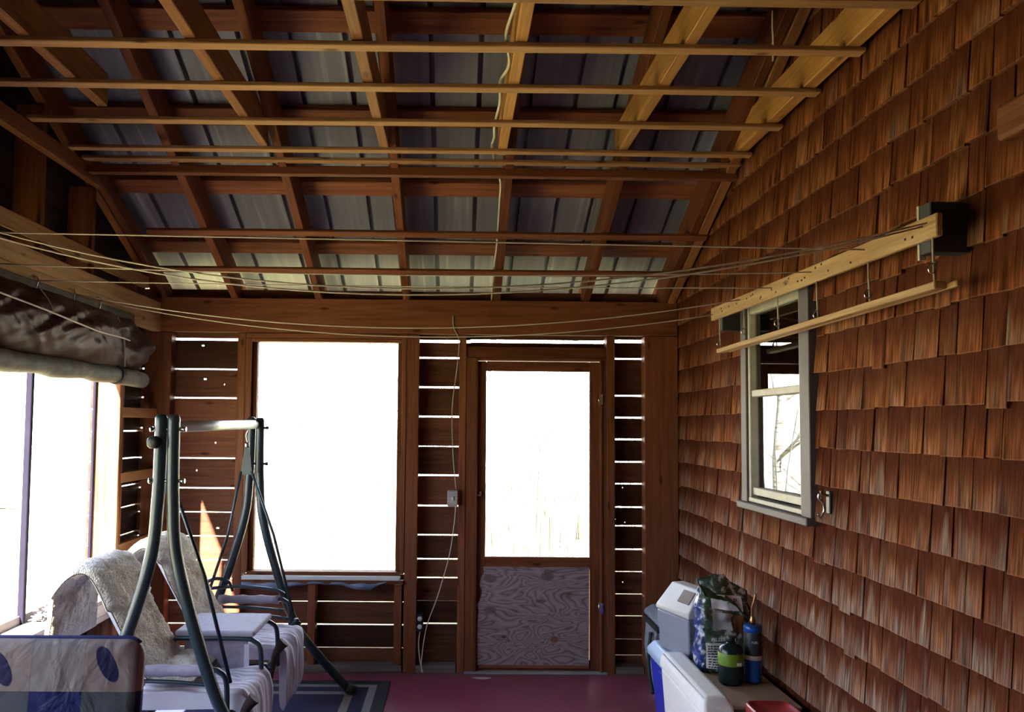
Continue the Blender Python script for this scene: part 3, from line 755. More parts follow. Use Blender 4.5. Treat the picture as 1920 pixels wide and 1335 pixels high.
# ------------------------------------------------------------------ left wall timbers
LG = 'left wall framing'
T_(bbeam('window_post', -2.10, -1.95, 4.56, 4.605, .0, 2.2, 'jamb_wood'), 'sunlit orange and white post at the right end of the left window', 'post')
T_(bbeam('header_beam', -2.0, -1.95, YB, 5.14, 2.30, 2.392, 'rail_pine'), 'upper board of the left window header', 'beam', LG)
T_(bbeam('header_beam', -1.998, -1.948, YB, 5.14, 2.20, 2.298, 'rail_pine'), 'lower board of the left window header, above the rolled tarp', 'beam', LG)
T_(bbeam('gable_rail', -1.99, -1.95, YB, 4.93, 2.452, 2.522, 'pine'), 'long pale rail on the left wall above the header', 'beam', LG)
T_(bbeam('ceiling_ledger', -1.965, -1.925, YB, 4.22, 2.868, 2.950, 'frame_wood'), 'long ledger board on the left gable under the ceiling strips', 'beam', LG)
for y, nm in ((4.17, 'right'), (3.65, 'left')):
    T_(bbeam('gable_stud', -2.10, -1.965, y, y+.04, 2.395, rz(y)+.005, 'rust_wood'), 'dark upright stud high on the left gable, %s one of two in view' % nm, 'stud', LG)
for y in (3.04, 2.43, 1.82, 1.2, .6, 0, -.6, -1.2, -1.8):
    T_(bbeam('gable_stud', -2.10, -1.965, y, y+.04, 2.395, rz(y)+.005, 'rust_wood'), 'upright gable stud on the left wall outside the photographed part', 'stud', 'gable studs out of view')
T_(bbeam('gable_stud', -2.10, -2.0, 4.82, 4.86, 2.40, rz(4.86)+.005, 'rust_wood'), 'short stud at the low end of the left gable', 'stud', LG)
for z, nm in ((1.66, 'upper'), (1.275, 'middle'), (.86, 'lower')):
    T_(bbeam('wall_blocking', -1.99, -1.95, 4.607, 5.13, z-.03, z+.03, 'pine'), 'short horizontal blocking in the left corner, %s of three' % nm, 'blocking', 'corner blocking')
T_(bbeam('wall_stud', -2.0, -1.957, 4.607, 4.640, .0, 2.2, 'frame_wood'), 'thin stud just right of the sunlit window post', 'stud', LG)
# window 2: the long left window
w2 = bpy.data.objects.new('window_2', None); C.objects.link(w2); w2.location = (-2.03, 2.5, 1.4); tag(w2, kind='structure')
bbeam('window_sill', -2.13, -1.93, LY0, 4.56, .600, .625, 'grey_board', w2)
bbeam('window_apron', -1.955, -1.935, LY0, 4.56, .50, .598, 'grey_board', w2)
bbeam('window_mullion', -2.10, -2.07, 3.83, 3.855, .625, 2.2, 'mullion_dark', w2)
bbeam('window_mullion', -2.10, -2.04, 2.3, 2.35, .625, 2.2, 'frame_wood', w2)
mb = MB(); mb.box(-2.104, -2.102, LY0, 4.56, .625, 2.2); mb.build('window_screen', 'fly_screen', w2, (-2.1, 2.5, 1.4))
bbeam('window_stop', -2.10, -2.085, 4.54, 4.56, .625, 2.2, 'mullion_dark', w2)
bbeam('screen_mesh_strip', -2.099, -2.085, LY0, 4.55, .625, .665, 'grey_trim', w2)
bbeam('window_jamb', -2.10, -1.95, LY0-.04, LY0, 0, 2.2, 'frame_wood', w2)

# twigs and bark on the sill
mb = MB(); rs = random.Random(5)
for i in range(170):
    y = rs.uniform(3.86, 4.3); c = Vector((-2.03+rs.gauss(0, .012), y, .632+abs(rs.gauss(0, .014))*(1.3-(y-3.86))))
    a = rs.uniform(0, 2*PI); d = Vector((math.cos(a), math.sin(a), rs.uniform(-.4, .6)))*rs.uniform(.01, .028)
    mb.tube([c-d, c+d*.2+Vector((0, 0, .003)), c+d], [.003, .0045, .002], 5, rnd=rs.random())
o = mb.build('dry_debris', 'grey_board', origin=(-2.03, 4.08, .63)); tag(o, 'heap of dry twigs and bark flakes on the left window sill', 'debris', kind='stuff')

# rolled tarp
t = thing('rolled_tarp', 'brown plastic tarp bunched over a grey roll above the left window', 'tarp', (-1.9, 3.5, 2.2))
mb = MB()
def fn(u, v):
    y = 1.2+u*3.42
    z = 2.235-.335*v+.012*math.sin(u*17+1)*math.sin(v*PI)
    x = -1.93+.075*math.sin(v*PI*.85)+.02*v
    # long soft folds running diagonally down to the roll, ridged
    f1 = noise.noise(Vector((u*11+v*3.2, v*.7-u*2, 1.3))); f2 = noise.noise(Vector((u*24-v*4.0, v*1.1+u*3, 7.7)))
    x += (.040*(1-abs(f1)*2.6)+.012*(1-abs(f2)*2.4)+.003*noise.noise(Vector((u*60, v*8, 4))))*math.sin(v*PI)**.8-.02
    y2 = y+(.10*math.sin(v*PI)**1.5)*max(0, (u-.93)/.07)
    return (x, y2, z)
mb.grid(fn, 200, 30)
mb.build('tarp_sheet', 'brown_tarp', t, (-1.9, 3.5, 2.1), solid=.003)
mb = MB()
mb.tube([(-1.890+.006*math.sin(i*1.3), 1.1+i*.1355, 1.862+.004*math.sin(i*2.2)-.006*math.sin(i/24*PI)) for i in range(25)], [.046+.004*math.sin(i*1.7) for i in range(25)], 18)
mb.build('roll', 'tarp_grey', t, (-1.9, 3.5, 1.9))
mb = MB(); mb.tube([(-1.89, 4.33, 1.865), (-1.885, 4.38, 1.862), (-1.865, 4.50, 1.858), (-1.85, 4.62, 1.848)], [.040, .048, .05, .045], 18)
tag(mb.build('roll_end', 'tarp_grey', t, (-1.87, 4.5, 1.85)), 'grey loose end of the roll')
mb = MB()
for i in range(6): mb.tube([(-1.89+.051*math.cos(a*PI/6), 4.34+i*.007, 1.864+.051*math.sin(a*PI/6)) for a in range(13)], .003, 5, caps=False)
mb.build('tie_cord', 'black_plastic', t, (-1.9, 4.35, 1.87))
mb = MB(); mb.tube(smooth_path([(-1.80, 1.4, 2.10), (-1.80, 2.6, 2.12), (-1.80, 3.3, 2.098), (-1.80, 3.9, 2.06), (-1.81, 4.2, 2.06), (-1.83, 4.38, 2.06)]), .004, 6)
mb.tube(smooth_path([(-1.90, 4.38, 2.19), (-1.86, 4.37, 2.08), (-1.845, 4.36, 1.91)]), .004, 6)
mb.tube(smooth_path([(-1.935, 3.58, 2.24), (-1.86, 3.56, 2.15), (-1.835, 3.55, 2.10)]), .003, 6)
mb.build('tie_line', 'rope', t, (-1.84, 3.5, 2.1))
bbeam('batten', -1.935, -1.922, 1.2, 4.66, 2.195, 2.245, 'tarp_grey', t)

def screw_hook(loc, label, drop=.05):
    x, y, z = loc
    mb = MB(); mb.tube(smooth_path([(x-.02, y, z), (x+.012, y, z), (x+.022, y, z-.015), (x+.012, y+.004, z-drop), (x-.002, y+.004, z-drop*.8)]), .0032, 6)
    mb.tube([(x+.01, y-.02, z+.004), (x+.012, y, z), (x+.01, y+.02, z+.003)], .003, 5)
    return tag(mb.build('screw_hook', 'chrome', origin=loc), label, 'hook', 'screw hooks on the left header')
screw_hook((-1.935, 3.555, 2.262), 'small metal hook in the left header nearest the viewer')
screw_hook((-1.935, 3.90, 2.265), 'small metal hook in the left header, middle of three', .085)
screw_hook((-1.935, 4.19, 2.268), 'small metal hook in the left header nearest the back wall', .06)

# ------------------------------------------------------------------ clotheslines
CG = 'clotheslines across the porch'
def line(a, b, sag, r, label):
    a, b = Vector(a), Vector(b); pts = [a.lerp(b, i/28)-Vector((0, 0, 4*sag*(i/28)*(1-i/28))) for i in range(29)]
    mb = MB(); mb.tube(pts, r, 6)
    return tag(mb.build('clothesline', 'rope', origin=a), label, 'clothesline', CG)
XB = 1.343
line((-1.94, 2.95, 2.32), (XB, 2.533, 2.192), .0, .0028, 'uppermost taut clothesline, level across the view')
line((-1.94, 2.70, 2.365), (XB, 2.194, 2.192), .245, .003, 'sagging clothesline to the near end of the rack, upper strand')
line((-1.94, 2.74, 2.35), (XB, 2.215, 2.187), .25, .003, 'sagging clothesline to the near end of the rack, lower strand')
line((-1.94, 3.27, 2.264), (XB, 2.916, 2.193), .03, .0026, 'clothesline from the left header to the middle of the rack')
line((-1.93, 3.555, 2.245), (XB, 3.288, 2.198), .01, .0026, 'almost level clothesline from the nearest left hook')
line((-1.93, 3.901, 2.245), (XB, 3.66, 2.208), .155, .003, 'slack clothesline sagging lowest before the header, upper of two')
line((-1.93, 4.191, 2.255), (XB, 4.04, 2.19), .155, .003, 'slack clothesline sagging lowest before the header, lower of two')

# ------------------------------------------------------------------ drying rack on the shingle wall
t = thing('drying_rack', 'pine clothesline board with hanging lower rail on the shingle wall', 'rack', (1.38, 3.1, 2.2))
o = beam('line_board', (1.353, 2.15, 2.178), (1.353, 4.08, 2.196), .019, .066, 'rail_pine', t)
o = beam('lower_rail', (1.358, 2.16, 2.008), (1.358, 3.99, 1.995), .036, .022, 'rail_pine', t)
o = beam('lower_rail_ledge', (1.385, 2.12, 2.006), (1.385, 3.93, 1.993), .018, .018, 'rail_pine', t)
for y, z0, z1 in ((2.21, 2.113, 2.26), (3.965, 2.10, 2.185)):
    mb = MB(); mb.box(1.364, XR+.01, y, y+.055, z0, z1, bev=.003); mb.build('mounting_block', 'pack_dark', t, (1.42, y, z0))
mb = MB(); mb.box(1.364, 1.384, 2.266, 2.276, 2.10, 2.262); mb.build('block_strip', 'white_trim', t, (1.37, 2.23, 2.17))
for y, kz in ((3.96, 2.05), (3.62, 2.07), (3.24, 2.06), (2.885, 2.045), (2.52, 2.06), (2.175, 2.075)):
    mb = MB(); mb.tube([(1.347, y, 2.16), (1.349, y+.003, 2.09), (1.350, y, 2.017)], .0028, 6); mb.lathe([(.001, -.006), (.006, 0), (.001, .006)], (1.349, y, kz), 8)
    hg = mb.build('hanging_cord', 'rope', t, (1.35, y, 2.09))
    mb = MB(); mb.tube(smooth_path([(1.349, y, kz), (1.335, y, kz-.012), (1.337, y, kz-.028), (1.350, y, kz-.03), (1.356, y, kz-.018)]), .0028, 6); mb.build('snap_hook', 'chrome', hg, (1.35, y, kz))
rs = random.Random(2)
for i in range(22):
    y = rs.uniform(2.2, 4.0); z = 2.187+rs.uniform(-.020, .020)
    mb = MB(); mb.box(1.3415, 1.3435, y-.0035, y+.0035, z-.0035, z+.0035); mb.build('nail_head', 'black_plastic', t, (1.3425, y, z))
# block on wall at the right edge of view
t_ = bbeam('mounting_block', 1.40, XR+.01, 1.85, 1.985, 2.35, 2.445, 'frame_wood', bev=.012); tag(t_, 'short brown block end on the shingle wall at the upper right edge', 'block')

# ------------------------------------------------------------------ window 3 in the shingle wall
w3 = bpy.data.objects.new('window_3', None); C.objects.link(w3); w3.location = (XR, 3.57, 1.74); tag(w3, kind='structure')
xo = XR-.022
bbeam('window_casing', xo, XR+.03, 3.185, 3.275, 1.235, 2.245, 'grey_trim', w3)
bbeam('window_casing', xo, XR+.03, 3.88, 3.95, 1.235, 2.245, 'grey_trim', w3)
bbeam('window_casing', xo, XR+.03, 3.275, 3.88, 2.205, 2.245, 'grey_trim', w3)
mb = MB(); mb.box(xo-.022, XR+.03, 3.18, 3.965, 1.205, 1.238, bev=.004); mb.build('window_sill', 'grey_trim', w3, (xo, 3.57, 1.22))
bbeam('sash_frame', XR-.012, XR+.04, 3.277, 3.300, 1.262, 2.203, 'white_trim', w3)
bbeam('sash_frame', XR-.012, XR+.04, 3.853, 3.878, 1.262, 2.203, 'white_trim', w3)
bbeam('sash_frame', XR-.010, XR+.04, 3.30, 3.853, 2.165, 2.203, 'white_trim', w3)
bbeam('sash_frame', XR-.014, XR+.05, 3.277, 3.878, 1.240, 1.262, 'white_trim', w3)
bbeam('sash_frame', XR-.002, XR+.04, 3.30, 3.853, 1.275, 1.312, 'white_trim', w3)
bbeam('meeting_rail', XR-.004, XR+.04, 3.30, 3.853, 1.755, 1.788, 'white_trim', w3)
mb = MB(); mb.box(XR+.016, XR+.018, 3.30, 3.853, 1.788, 2.165); mb.build('upper_pane', 'glass', w3, (XR, 3.57, 1.97))
mb = MB(); mb.box(-.001, .001, -.28, .28, 1.312, 1.755, M_=Matrix.Translation((XR+.03, 3.577, 0)) @ Matrix.Rotation(math.radians(1.5), 4, 'Z')); mb.build('lower_pane', 'glass', w3, (XR, 3.57, 1.53))
bbeam('pane_edge', XR+.027, XR+.035, 3.82, 3.853, 1.312, 1.755, 'black_plastic', w3)

# wall hook with dog clip
t = thing('wall_hook', 'metal hook with twisted snap clip on the shingles right of the window', 'hook', (XR, 3.07, 1.31))
mb = MB(); mb.box(XR-.012, XR-.004, 3.045, 3.075, 1.27, 1.36, bev=.003); mb.build('hook_plate', 'black_plastic', t, (XR, 3.06, 1.31))
mb = MB(); mb.tube(smooth_path([(XR-.012, 3.06, 1.34), (XR-.04, 3.06, 1.35), (XR-.045, 3.062, 1.33), (XR-.03, 3.055, 1.31), (XR-.026, 3.06, 1.28), (XR-.04, 3.06, 1.255), (XR-.05, 3.06, 1.27)]), .005, 8)
mb.tube(smooth_path([(XR-.045, 3.045, 1.36), (XR-.035, 3.06, 1.335), (XR-.028, 3.07, 1.31)]), .004, 8); mb.build('snap_clip', 'chrome', t, (XR, 3.06, 1.31))

# ------------------------------------------------------------------ rug
def rug_mat():
    m, nt, b = new_mat('rug_weave')
    tc = N(nt, 'ShaderNodeTexCoord'); sx = N(nt, 'ShaderNodeSeparateXYZ'); nt.links.new(tc.outputs['Object'], sx.inputs[0])
    n = N(nt, 'ShaderNodeTexNoise'); n.inputs['Scale'].default_value = 160; nt.links.new(tc.outputs['Object'], n.inputs['Vector'])
    def dist_in():   # distance from the rug's edge, object origin at the far right corner
        return math_(nt, 'MINIMUM', math_(nt, 'MULTIPLY', sx.outputs[0], -1.0), math_(nt, 'MULTIPLY', sx.outputs[1], -1.0))
    dd = math_(nt, 'MULTIPLY', dist_in(), 2.0)
    r = ramp(nt, dd, [(0.0, (0.035, 0.04, 0.055)), (0.145, (0.28, 0.27, 0.30)), (0.24, (0.02, 0.025, 0.085)), (0.40, (0.28, 0.27, 0.30)), (0.50, (0.02, 0.028, 0.10))])
    r.color_ramp.interpolation = 'CONSTANT'
    col = mixc(nt, .35, r.outputs[0], ramp(nt, n.outputs['Fac'], [(.35, (.4, .4, .4)), (.6, (1.2, 1.2, 1.2))]).outputs[0], 'MULTIPLY')
    nt.links.new(col, b.inputs['Base Color']); b.inputs['Roughness'].default_value = .95; bump(nt, b, n.outputs['Fac'], .5, .004)
    MATS['rug_weave'] = m
rug_mat()
mb = MB(); mb.box(-1.88, -.385, 2.3, 4.955, .001, .010, bev=.003)
T_(mb.build('floor_rug', 'rug_weave', origin=(-.385, 4.955, .005)), 'dark blue rug with grey border stripes under the porch swing', 'rug')
mb = MB(); rs = random.Random(9)
vv = [mb.bm.verts.new((.185+.055*math.cos(a)*(1+.25*math.sin(3*a)), 5.045+.022*math.sin(a), .0012)) for a in [2*PI*k/20 for k in range(20)]]
mb.bm.faces.new(vv)
T_(mb.build('sun_patch', 'white_plastic', solid=.001, origin=(.185, 5.045, .001)), 'small bright white patch on the red floor before the door', 'sun patch')  # sunlit spot on the floor, laid in as a thin white sheet

# ------------------------------------------------------------------ porch swing
XC = -1.198; YN, YF = 3.27, 4.715
sw = thing('porch_swing', 'green metal porch swing with padded seats and curved A-frame legs', 'porch swing', (XC, 4, 0))
LP = [(1.62, .026), (1.45, .027), (1.27, .032), (1.05, .052), (.75, .135), (.43, .253), (.25, .385), (.02, .60)]
for yy in (YN, YF):
    for s in (-1, 1):
        pts = [(XC+s*dx, yy, z) for z, dx in LP]
        mb = MB(); mb.tube([(pts[0][0], yy, 1.636)] + smooth_path(pts, 7), [.018] + [.0255]*(len(smooth_path(pts, 7))), 16)
        leg = mb.build('frame_leg', 'steel_green', sw, (XC, yy, .8))
        mb = MB(); mb.tube([(XC+s*.575, yy, .045), (XC+s*.625, yy, .008+.016)], .03, 12); mb.build('foot_cap', 'black_plastic', leg, (XC+s*.6, yy, .02))
    d = 1 if yy == YN else -1
    for z in (1.575, 1.36):
        mb = MB(); mb.tube([(XC-.068, yy, z), (XC+.072, yy, z)], .007, 8); mb.tube([(XC+.062, yy, z), (XC+.078, yy, z)], .011, 6); mb.tube([(XC-.072, yy, z), (XC-.060, yy, z)], .012, 8)
        mb.build('bolt', 'chrome' if yy == YN else 'black_plastic', sw, (XC, yy, z))
    mb = MB(); mb.lathe([(.004, -.03), (.022, -.03), (.026, -.02), (.026, .0), (.02, .012), (.004, .012)], (0, 0, 0), 12, sq=3)
    bmesh.ops.rotate(mb.bm, verts=mb.bm.verts, matrix=Matrix.Rotation(PI/2, 3, 'X'))
    bmesh.ops.translate(mb.bm, verts=mb.bm.verts, vec=(XC-.045 if yy == YN else XC-.02, yy-.035, 1.52 if yy == YN else 1.615))
    mb.build('joint_knob', 'black_plastic', sw, (XC-.04, yy-.03, 1.52))
mb = MB(); mb.tube([(XC, YN, 1.585), (XC, YF, 1.595)], .026, 18); tag(mb.build('crossbar', 'steel_pale', sw, (XC, 4, 1.59)), 'pale metal crossbar')
# leg braces: thin pale-edged lower strut along each far leg
for yy, ya in ((YN, 3.36), (YF, 4.62)):
    mb = MB(); mb.tube(smooth_path([(XC-.02, ya, 1.56), (XC-.03, ya, 1.53), (XC-.022, ya, 1.49)]), .006, 8); mb.lathe([(.001, -.02), (.015, -.012), (.015, .012), (.001, .02)], (XC-.025, ya, 1.475), 10)
    mb.build('swing_hook', 'chrome', sw, (XC, ya, 1.5))
    mb = MB()
    a = [mb.bm.verts.new((XC-.025+dx, ya+dy, z)) for dy in (-.004, .004) for dx, z in ((-.012, 1.46), (.012, 1.46), (.035, 1.30), (-.035, 1.30))]
    for q in ((0, 1, 2, 3), (7, 6, 5, 4), (0, 4, 5, 1), (1, 5, 6, 2), (2, 6, 7, 3), (3, 7, 4, 0)): mb.bm.faces.new([a[i] for i in q])
    for tx, tz in ((-1.43, .60), (-.935, .51)):
        mb.tube([(XC-.025+(.03 if tx > -1.2 else -.03), ya, 1.32), ((XC+tx)/2+(.012 if tx > -1.2 else -.008), ya, .95), (tx, ya, tz)], .0085, 8)
    mb.build('hanger', 'steel_green', sw, (XC, ya, 1.3))
def seat_unit(y0, y1, first):
    # backrest
    mb = MB(); a = Vector((-1.32, 0, .43)); b_ = Vector((-1.60, 0, .93)); n_ = Vector((.5, 0, .28)).normalized()
    nu = 16
    def fn(u, v):
        th = u*2*PI; ca, sa = math.cos(th), math.sin(th)
        e = .5+.5*math.copysign(abs(ca)**.35, ca); yv = y0+.07+(y1-y0-.11)*v
        pf = .022*math.copysign(abs(sa)**.6, sa)*(min(1, 6*v+.35)*min(1, 6*(1-v)+.35))
        p = a.lerp(b_, e)+n_*pf; return (p.x, yv, p.z)
    vv = mb.grid(fn, 28, 12, closed_u=True); mb.cap([r_[0] for r_ in vv]); mb.cap([r_[-1] for r_ in vv][::-1])
    mb.build('backrest', 'pale_fabric', sw, (-1.45, (y0+y1)/2, .7))
    mb = MB(); mb.tube(smooth_path([(-1.31, y0+.13, .42), (-1.46, y0+.13, .66), (-1.585, y0+.13, .87), (-1.60, y0+.16, .895), (-1.60, y1-.10, .895), (-1.585, y1-.05, .87), (-1.46, y1-.05, .66), (-1.31, y1-.05, .42)], 5), .011, 8)
    mb.build('back_frame', 'steel_green', sw, (-1.45, (y0+y1)/2, .7))
    # seat cushion with long front drop
    prof_ = [(-1.34, .37), (-1.345, .43), (-1.32, .462), (-1.2, .458), (-1.05, .452), (-.93, .452), (-.885, .435), (-.862, .40), (-.852, .33), (-.85, .24), (-.855, .16), (-.872, .13), (-.895, .15), (-.90, .24), (-.905, .33), (-.94, .375), (-1.1, .375), (-1.25, .37)]
    pp = prof_+[prof_[0]]
    mb = MB()
    sp_ = smooth_path([(x, 0, z) for x, z in pp], 3)[:-1]; L = len(sp_)
    def fn(u, v):
        p = sp_[int(round(u*L)) % L]; yv = y0-.015+(y1-y0+.03)*v
        q = noise.noise(Vector((p.x*9, yv*16, p.z*9)))*.016+.016*noise.noise(Vector((yv*34+p.x*6, p.x*5, 3)))
        edge = (min(1, v*9)*min(1, (1-v)*9))**.5 if 0 < v < 1 else 0
        cx, cz = -1.05, .41
        if p.x > -.92: cx, cz = -.878, .28
        k = .78+.22*edge
        x, z = cx+(p.x-cx)*(k if p.x > -.92 else 1), cz+(p.z-cz)*(k if p.x <= -.92 else 1)
        return (x+q*.8*(p.x > -.95), yv, z+q*(p.z > .41))
    vv = mb.grid(fn, L, 22, closed_u=True); mb.cap([r_[0] for r_ in vv]); mb.cap([r_[-1] for r_ in vv][::-1])
    mb.build('seat_cushion', 'cushion_stripe', sw, (-1.1, (y0+y1)/2, .4))
seat_unit(3.42, 3.78, True); seat_unit(4.12, 4.56, False)
# seat frame
mb = MB()
for x in (-1.30, -.95): mb.tube([(x, 3.36, .355), (x, 4.62, .355)], .012, 8)
for y in (3.36, 3.80, 4.10, 4.62): mb.tube([(-1.30, y, .355), (-.95, y, .355)], .012, 8)
mb.build('seat_frame', 'steel_green', sw, (-1.1, 4, .36))
for y, zz in ((3.37, .555), (4.63, .575)):
    mb = MB(); mb.tube(smooth_path([(-1.50, y, zz-.02), (-1.4, y, zz), (-1.05, y, zz+.004), (-.985, y, zz-.005), (-.955, y, zz-.05), (-.95, y, .36)], 5), .0115, 10)
    mb.tube(smooth_path([(-1.44, y, zz-.045), (-1.2, y, zz-.046), (-.99, y, zz-.062)]), .009, 8)
    if y > 4: mb.tube(smooth_path([(-1.42, y+.01, zz+.06), (-1.25, y+.01, zz+.072), (-1.05, y+.01, zz+.055), (-.99, y+.01, zz+.03)]), .010, 8); mb.tube(smooth_path([(-1.42, y, zz-.095), (-1.2, y, zz-.085), (-.95, y, zz-.11)]), .009, 8)
    arm = mb.build('arm', 'steel_green', sw, (-1.2, y, zz))
    mb = MB(); mb.tube([(-1.37+i*.035, y, zz+.0*i) for i in range(11)], [.024+.003*math.sin(i*2) for i in range(11)], 14)
    tag(mb.build('arm_sleeve', 'sleeve_fabric', arm, (-1.2, y, zz)), 'mauve grey padded sleeve')
# centre console
mb = MB(); mb.box(-1.31, -.935, 3.74, 4.10, .595, .625, bev=.012); tag(mb.build('console_top', 'grey_fabric', sw, (-1.12, 3.9, .61)), 'grey padded tray between the two seats')
for y in (3.75, 4.09):
    mb = MB(); mb.tube(smooth_path([(-1.33, y, .52), (-1.31, y, .58), (-1.25, y, .588), (-1.0, y, .588), (-.935, y, .575), (-.905, y, .53), (-.90, y, .36)], 5), .0115, 10)
    mb.build('console_frame', 'steel_green', sw, (-1.1, y, .5))
mb = MB(); mb.box(-1.27, -.97, 3.765, 3.772, .37, .575, bev=.002); mb.build('console_panel', 'sleeve_fabric', sw, (-1.1, 3.77, .47))
mb = MB(); mb.box(-.985, -.962, 3.758, 3.764, .37, .56, M_=Matrix.Rotation(0, 4, 'X')); mb.build('panel_trim', 'pale_fabric', sw, (-.97, 3.76, .47))
for y, z in ((3.83, .44), (4.58, .47)):
    mb = MB(); mb.lathe([(.003, -.012), (.014, -.012), (.017, 0), (.012, .01), (.003, .01)], (-.905, y, z), 12)
    mb.tube([(-.93, y, z-.03), (-.905, y, z), (-.875, y, z-.02)], .007, 8); mb.build('pivot_joint', 'steel_green', sw, (-.9, y, z))

for (x, y, z) in ((-.880, 4.06, .475), (-.862, 3.40, .42)):
    mb = MB(); mb.tube(smooth_path([(x-.045, y, z-.17), (x-.03, y, z-.07), (x-.008, y+.004, z-.02), (x+.018, y+.008, z+.012)], 4), [.010+.0016*i for i in range(13)], 10)
    tag(mb.build('corner_tie', 'brown_tie', sw, (x, y, z)), 'dark brown fabric corner tie')
mb = MB(); mb.tube(smooth_path([(-1.50, 4.64, .54), (-1.475, 4.64, .64), (-1.40, 4.64, .69), (-1.32, 4.64, .675), (-1.29, 4.64, .62)], 6), .010, 8); mb.build('arm_loop', 'steel_green', sw, (-1.4, 4.64, .6))

# sheepskins
def sheepskin(y0, y1, label, seed, front):
    P = smooth_path([(-1.72, 0, .62), (-1.715, 0, .74), (-1.70, 0, .86), (-1.62, 0, .945), (-1.545, 0, .92), (-1.475, 0, .78), (-1.40, 0, .64), (-1.31, 0, .505)] + front, 8)
    L = len(P)-1
    mb = MB()
    def side(k):
        def fn(u, v):
            i = u*L; i0 = min(int(i), L-1); p = P[i0].lerp(P[i0+1], i-i0); tg = (P[i0+1]-P[i0]).normalized(); n_ = Vector((-tg.z, 0, tg.x))
            w = 1+.10*math.sin(u*5+seed)+(.15 if .2 < u < .55 else 0); c = (y0+y1)/2; hw = (y1-y0)/2*w
            yy = c+hw*(2*v-1)+.012*noise.noise(Vector((u*12, seed, v)))
            e = max(0, 1-abs(2*v-1)**6)**.5*min(1, u*14+.02)*min(1, (1-u)*14+.02)
            th = (.004+.042*e)*k if k > 0 else -.012*e
            b0 = Vector((p.x, yy, p.z))+n_*th
            q = noise.noise(b0*38+Vector((seed, 0, 0)))*.010+noise.noise(b0*95)*.006
            return b0+n_*q*e+Vector((0, q*.5*e, 0))
        return fn
    mb.grid(side(1), 90, 52); mb.grid(side(-1), 90, 52)
    bmesh.ops.remove_doubles(mb.bm, verts=mb.bm.verts, dist=.001)
    return T_(mb.build('sheepskin', 'fleece', origin=(-1.5, (y0+y1)/2, .8)), label, 'sheepskin', 'sheepskins on the swing')
sheepskin(3.41, 3.82, 'cream sheepskin draped over the nearer swing seat back by the window', 2.0, [(-1.22, 0, .49), (-1.12, 0, .485)])
sheepskin(4.12, 4.50, 'cream and brown sheepskin draped over the farther swing seat back', 5.0, [(-1.26, 0, .49)])

# ------------------------------------------------------------------ patterned lawn chair (front left)
def quilt_mat():
    m, nt, b = new_mat('quilt_print')
    tc = N(nt, 'ShaderNodeTexCoord'); sx = N(nt, 'ShaderNodeSeparateXYZ'); nt.links.new(tc.outputs['Object'], sx.inputs[0])
    X, Z = sx.outputs[0], sx.outputs[2]     # origin at top centre of the back
    cxs = math_(nt, 'FLOOR', math_(nt, 'MULTIPLY_ADD', X, 1/.13, .5)); czs = math_(nt, 'FLOOR', math_(nt, 'MULTIPLY', Z, -1/.122))
    odd = math_(nt, 'MODULO', math_(nt, 'ABSOLUTE', cxs), 2.0)      # 0 centre column, 1 side columns
    row = math_(nt, 'MODULO', czs, 2.0)                              # 0 top row, 1 next
    top = mixc(nt, odd, (0.42, 0.39, 0.42), (0.44, 0.37, 0.385))
    low = mixc(nt, odd, (0.028, 0.036, 0.20), (0.13, 0.15, 0.19))
    col = mixc(nt, row, top, low)
    n = N(nt, 'ShaderNodeTexNoise'); n.inputs['Scale'].default_value = 30; n.inputs['Detail'].default_value = 5; nt.links.new(tc.outputs['Object'], n.inputs['Vector'])
    for px, pz in ((-.138, -.070), (.122, -.058)):
        mm = N(nt, 'ShaderNodeMapping', vector_type='TEXTURE'); mm.inputs['Location'].default_value = (px, 0, pz); mm.inputs['Rotation'].default_value = (0, math.radians(-30), 0); mm.inputs['Scale'].default_value = (.021, 1e3, .048)
        nt.links.new(tc.outputs['Object'], mm.inputs['Vector'])
        L = N(nt, 'ShaderNodeVectorMath', operation='LENGTH'); nt.links.new(mm.outputs[0], L.inputs[0])
        d = math_(nt, 'ADD', L.outputs['Value'], math_(nt, 'MULTIPLY', n.outputs['Fac'], .2))
        col = mixc(nt, math_(nt, 'MULTIPLY_ADD', d, -12, 13.5, clamp=True), col, (0.028, 0.026, 0.13))
    # seams
    fx = math_(nt, 'ABSOLUTE', math_(nt, 'SUBTRACT', math_(nt, 'FRACT', math_(nt, 'MULTIPLY_ADD', X, 1/.13, .5)), .5))
    seam = math_(nt, 'MULTIPLY_ADD', fx, 80, -39.0, clamp=True)
    col = mixc(nt, math_(nt, 'MULTIPLY', seam, .5), col, (0.12, 0.10, 0.12))
    nt.links.new(col, b.inputs['Base Color']); b.inputs['Roughness'].default_value = .55; b.inputs['Specular IOR Level'].default_value = .3
    n3 = N(nt, 'ShaderNodeTexNoise'); n3.inputs['Scale'].default_value = 9; n3.inputs['Detail'].default_value = 4; n3.inputs['Distortion'].default_value = 1.2; nt.links.new(tc.outputs['Object'], n3.inputs['Vector'])
    bump(nt, b, n3.outputs['Fac'], .5, .02)
    MATS['quilt_print'] = m
quilt_mat()
plain('blue_piping', (0.06, 0.07, 0.30), .5)
ch = thing('lawn_chair', 'folding chair with quilted blue and beige leaf-print pad at lower left', 'chair', (-.985, 1.8, 0))
mb = MB(); cxx, ycb = -.975, 1.99
HW, Zt, Zb, Rr = .205, 1.062, .42, .045
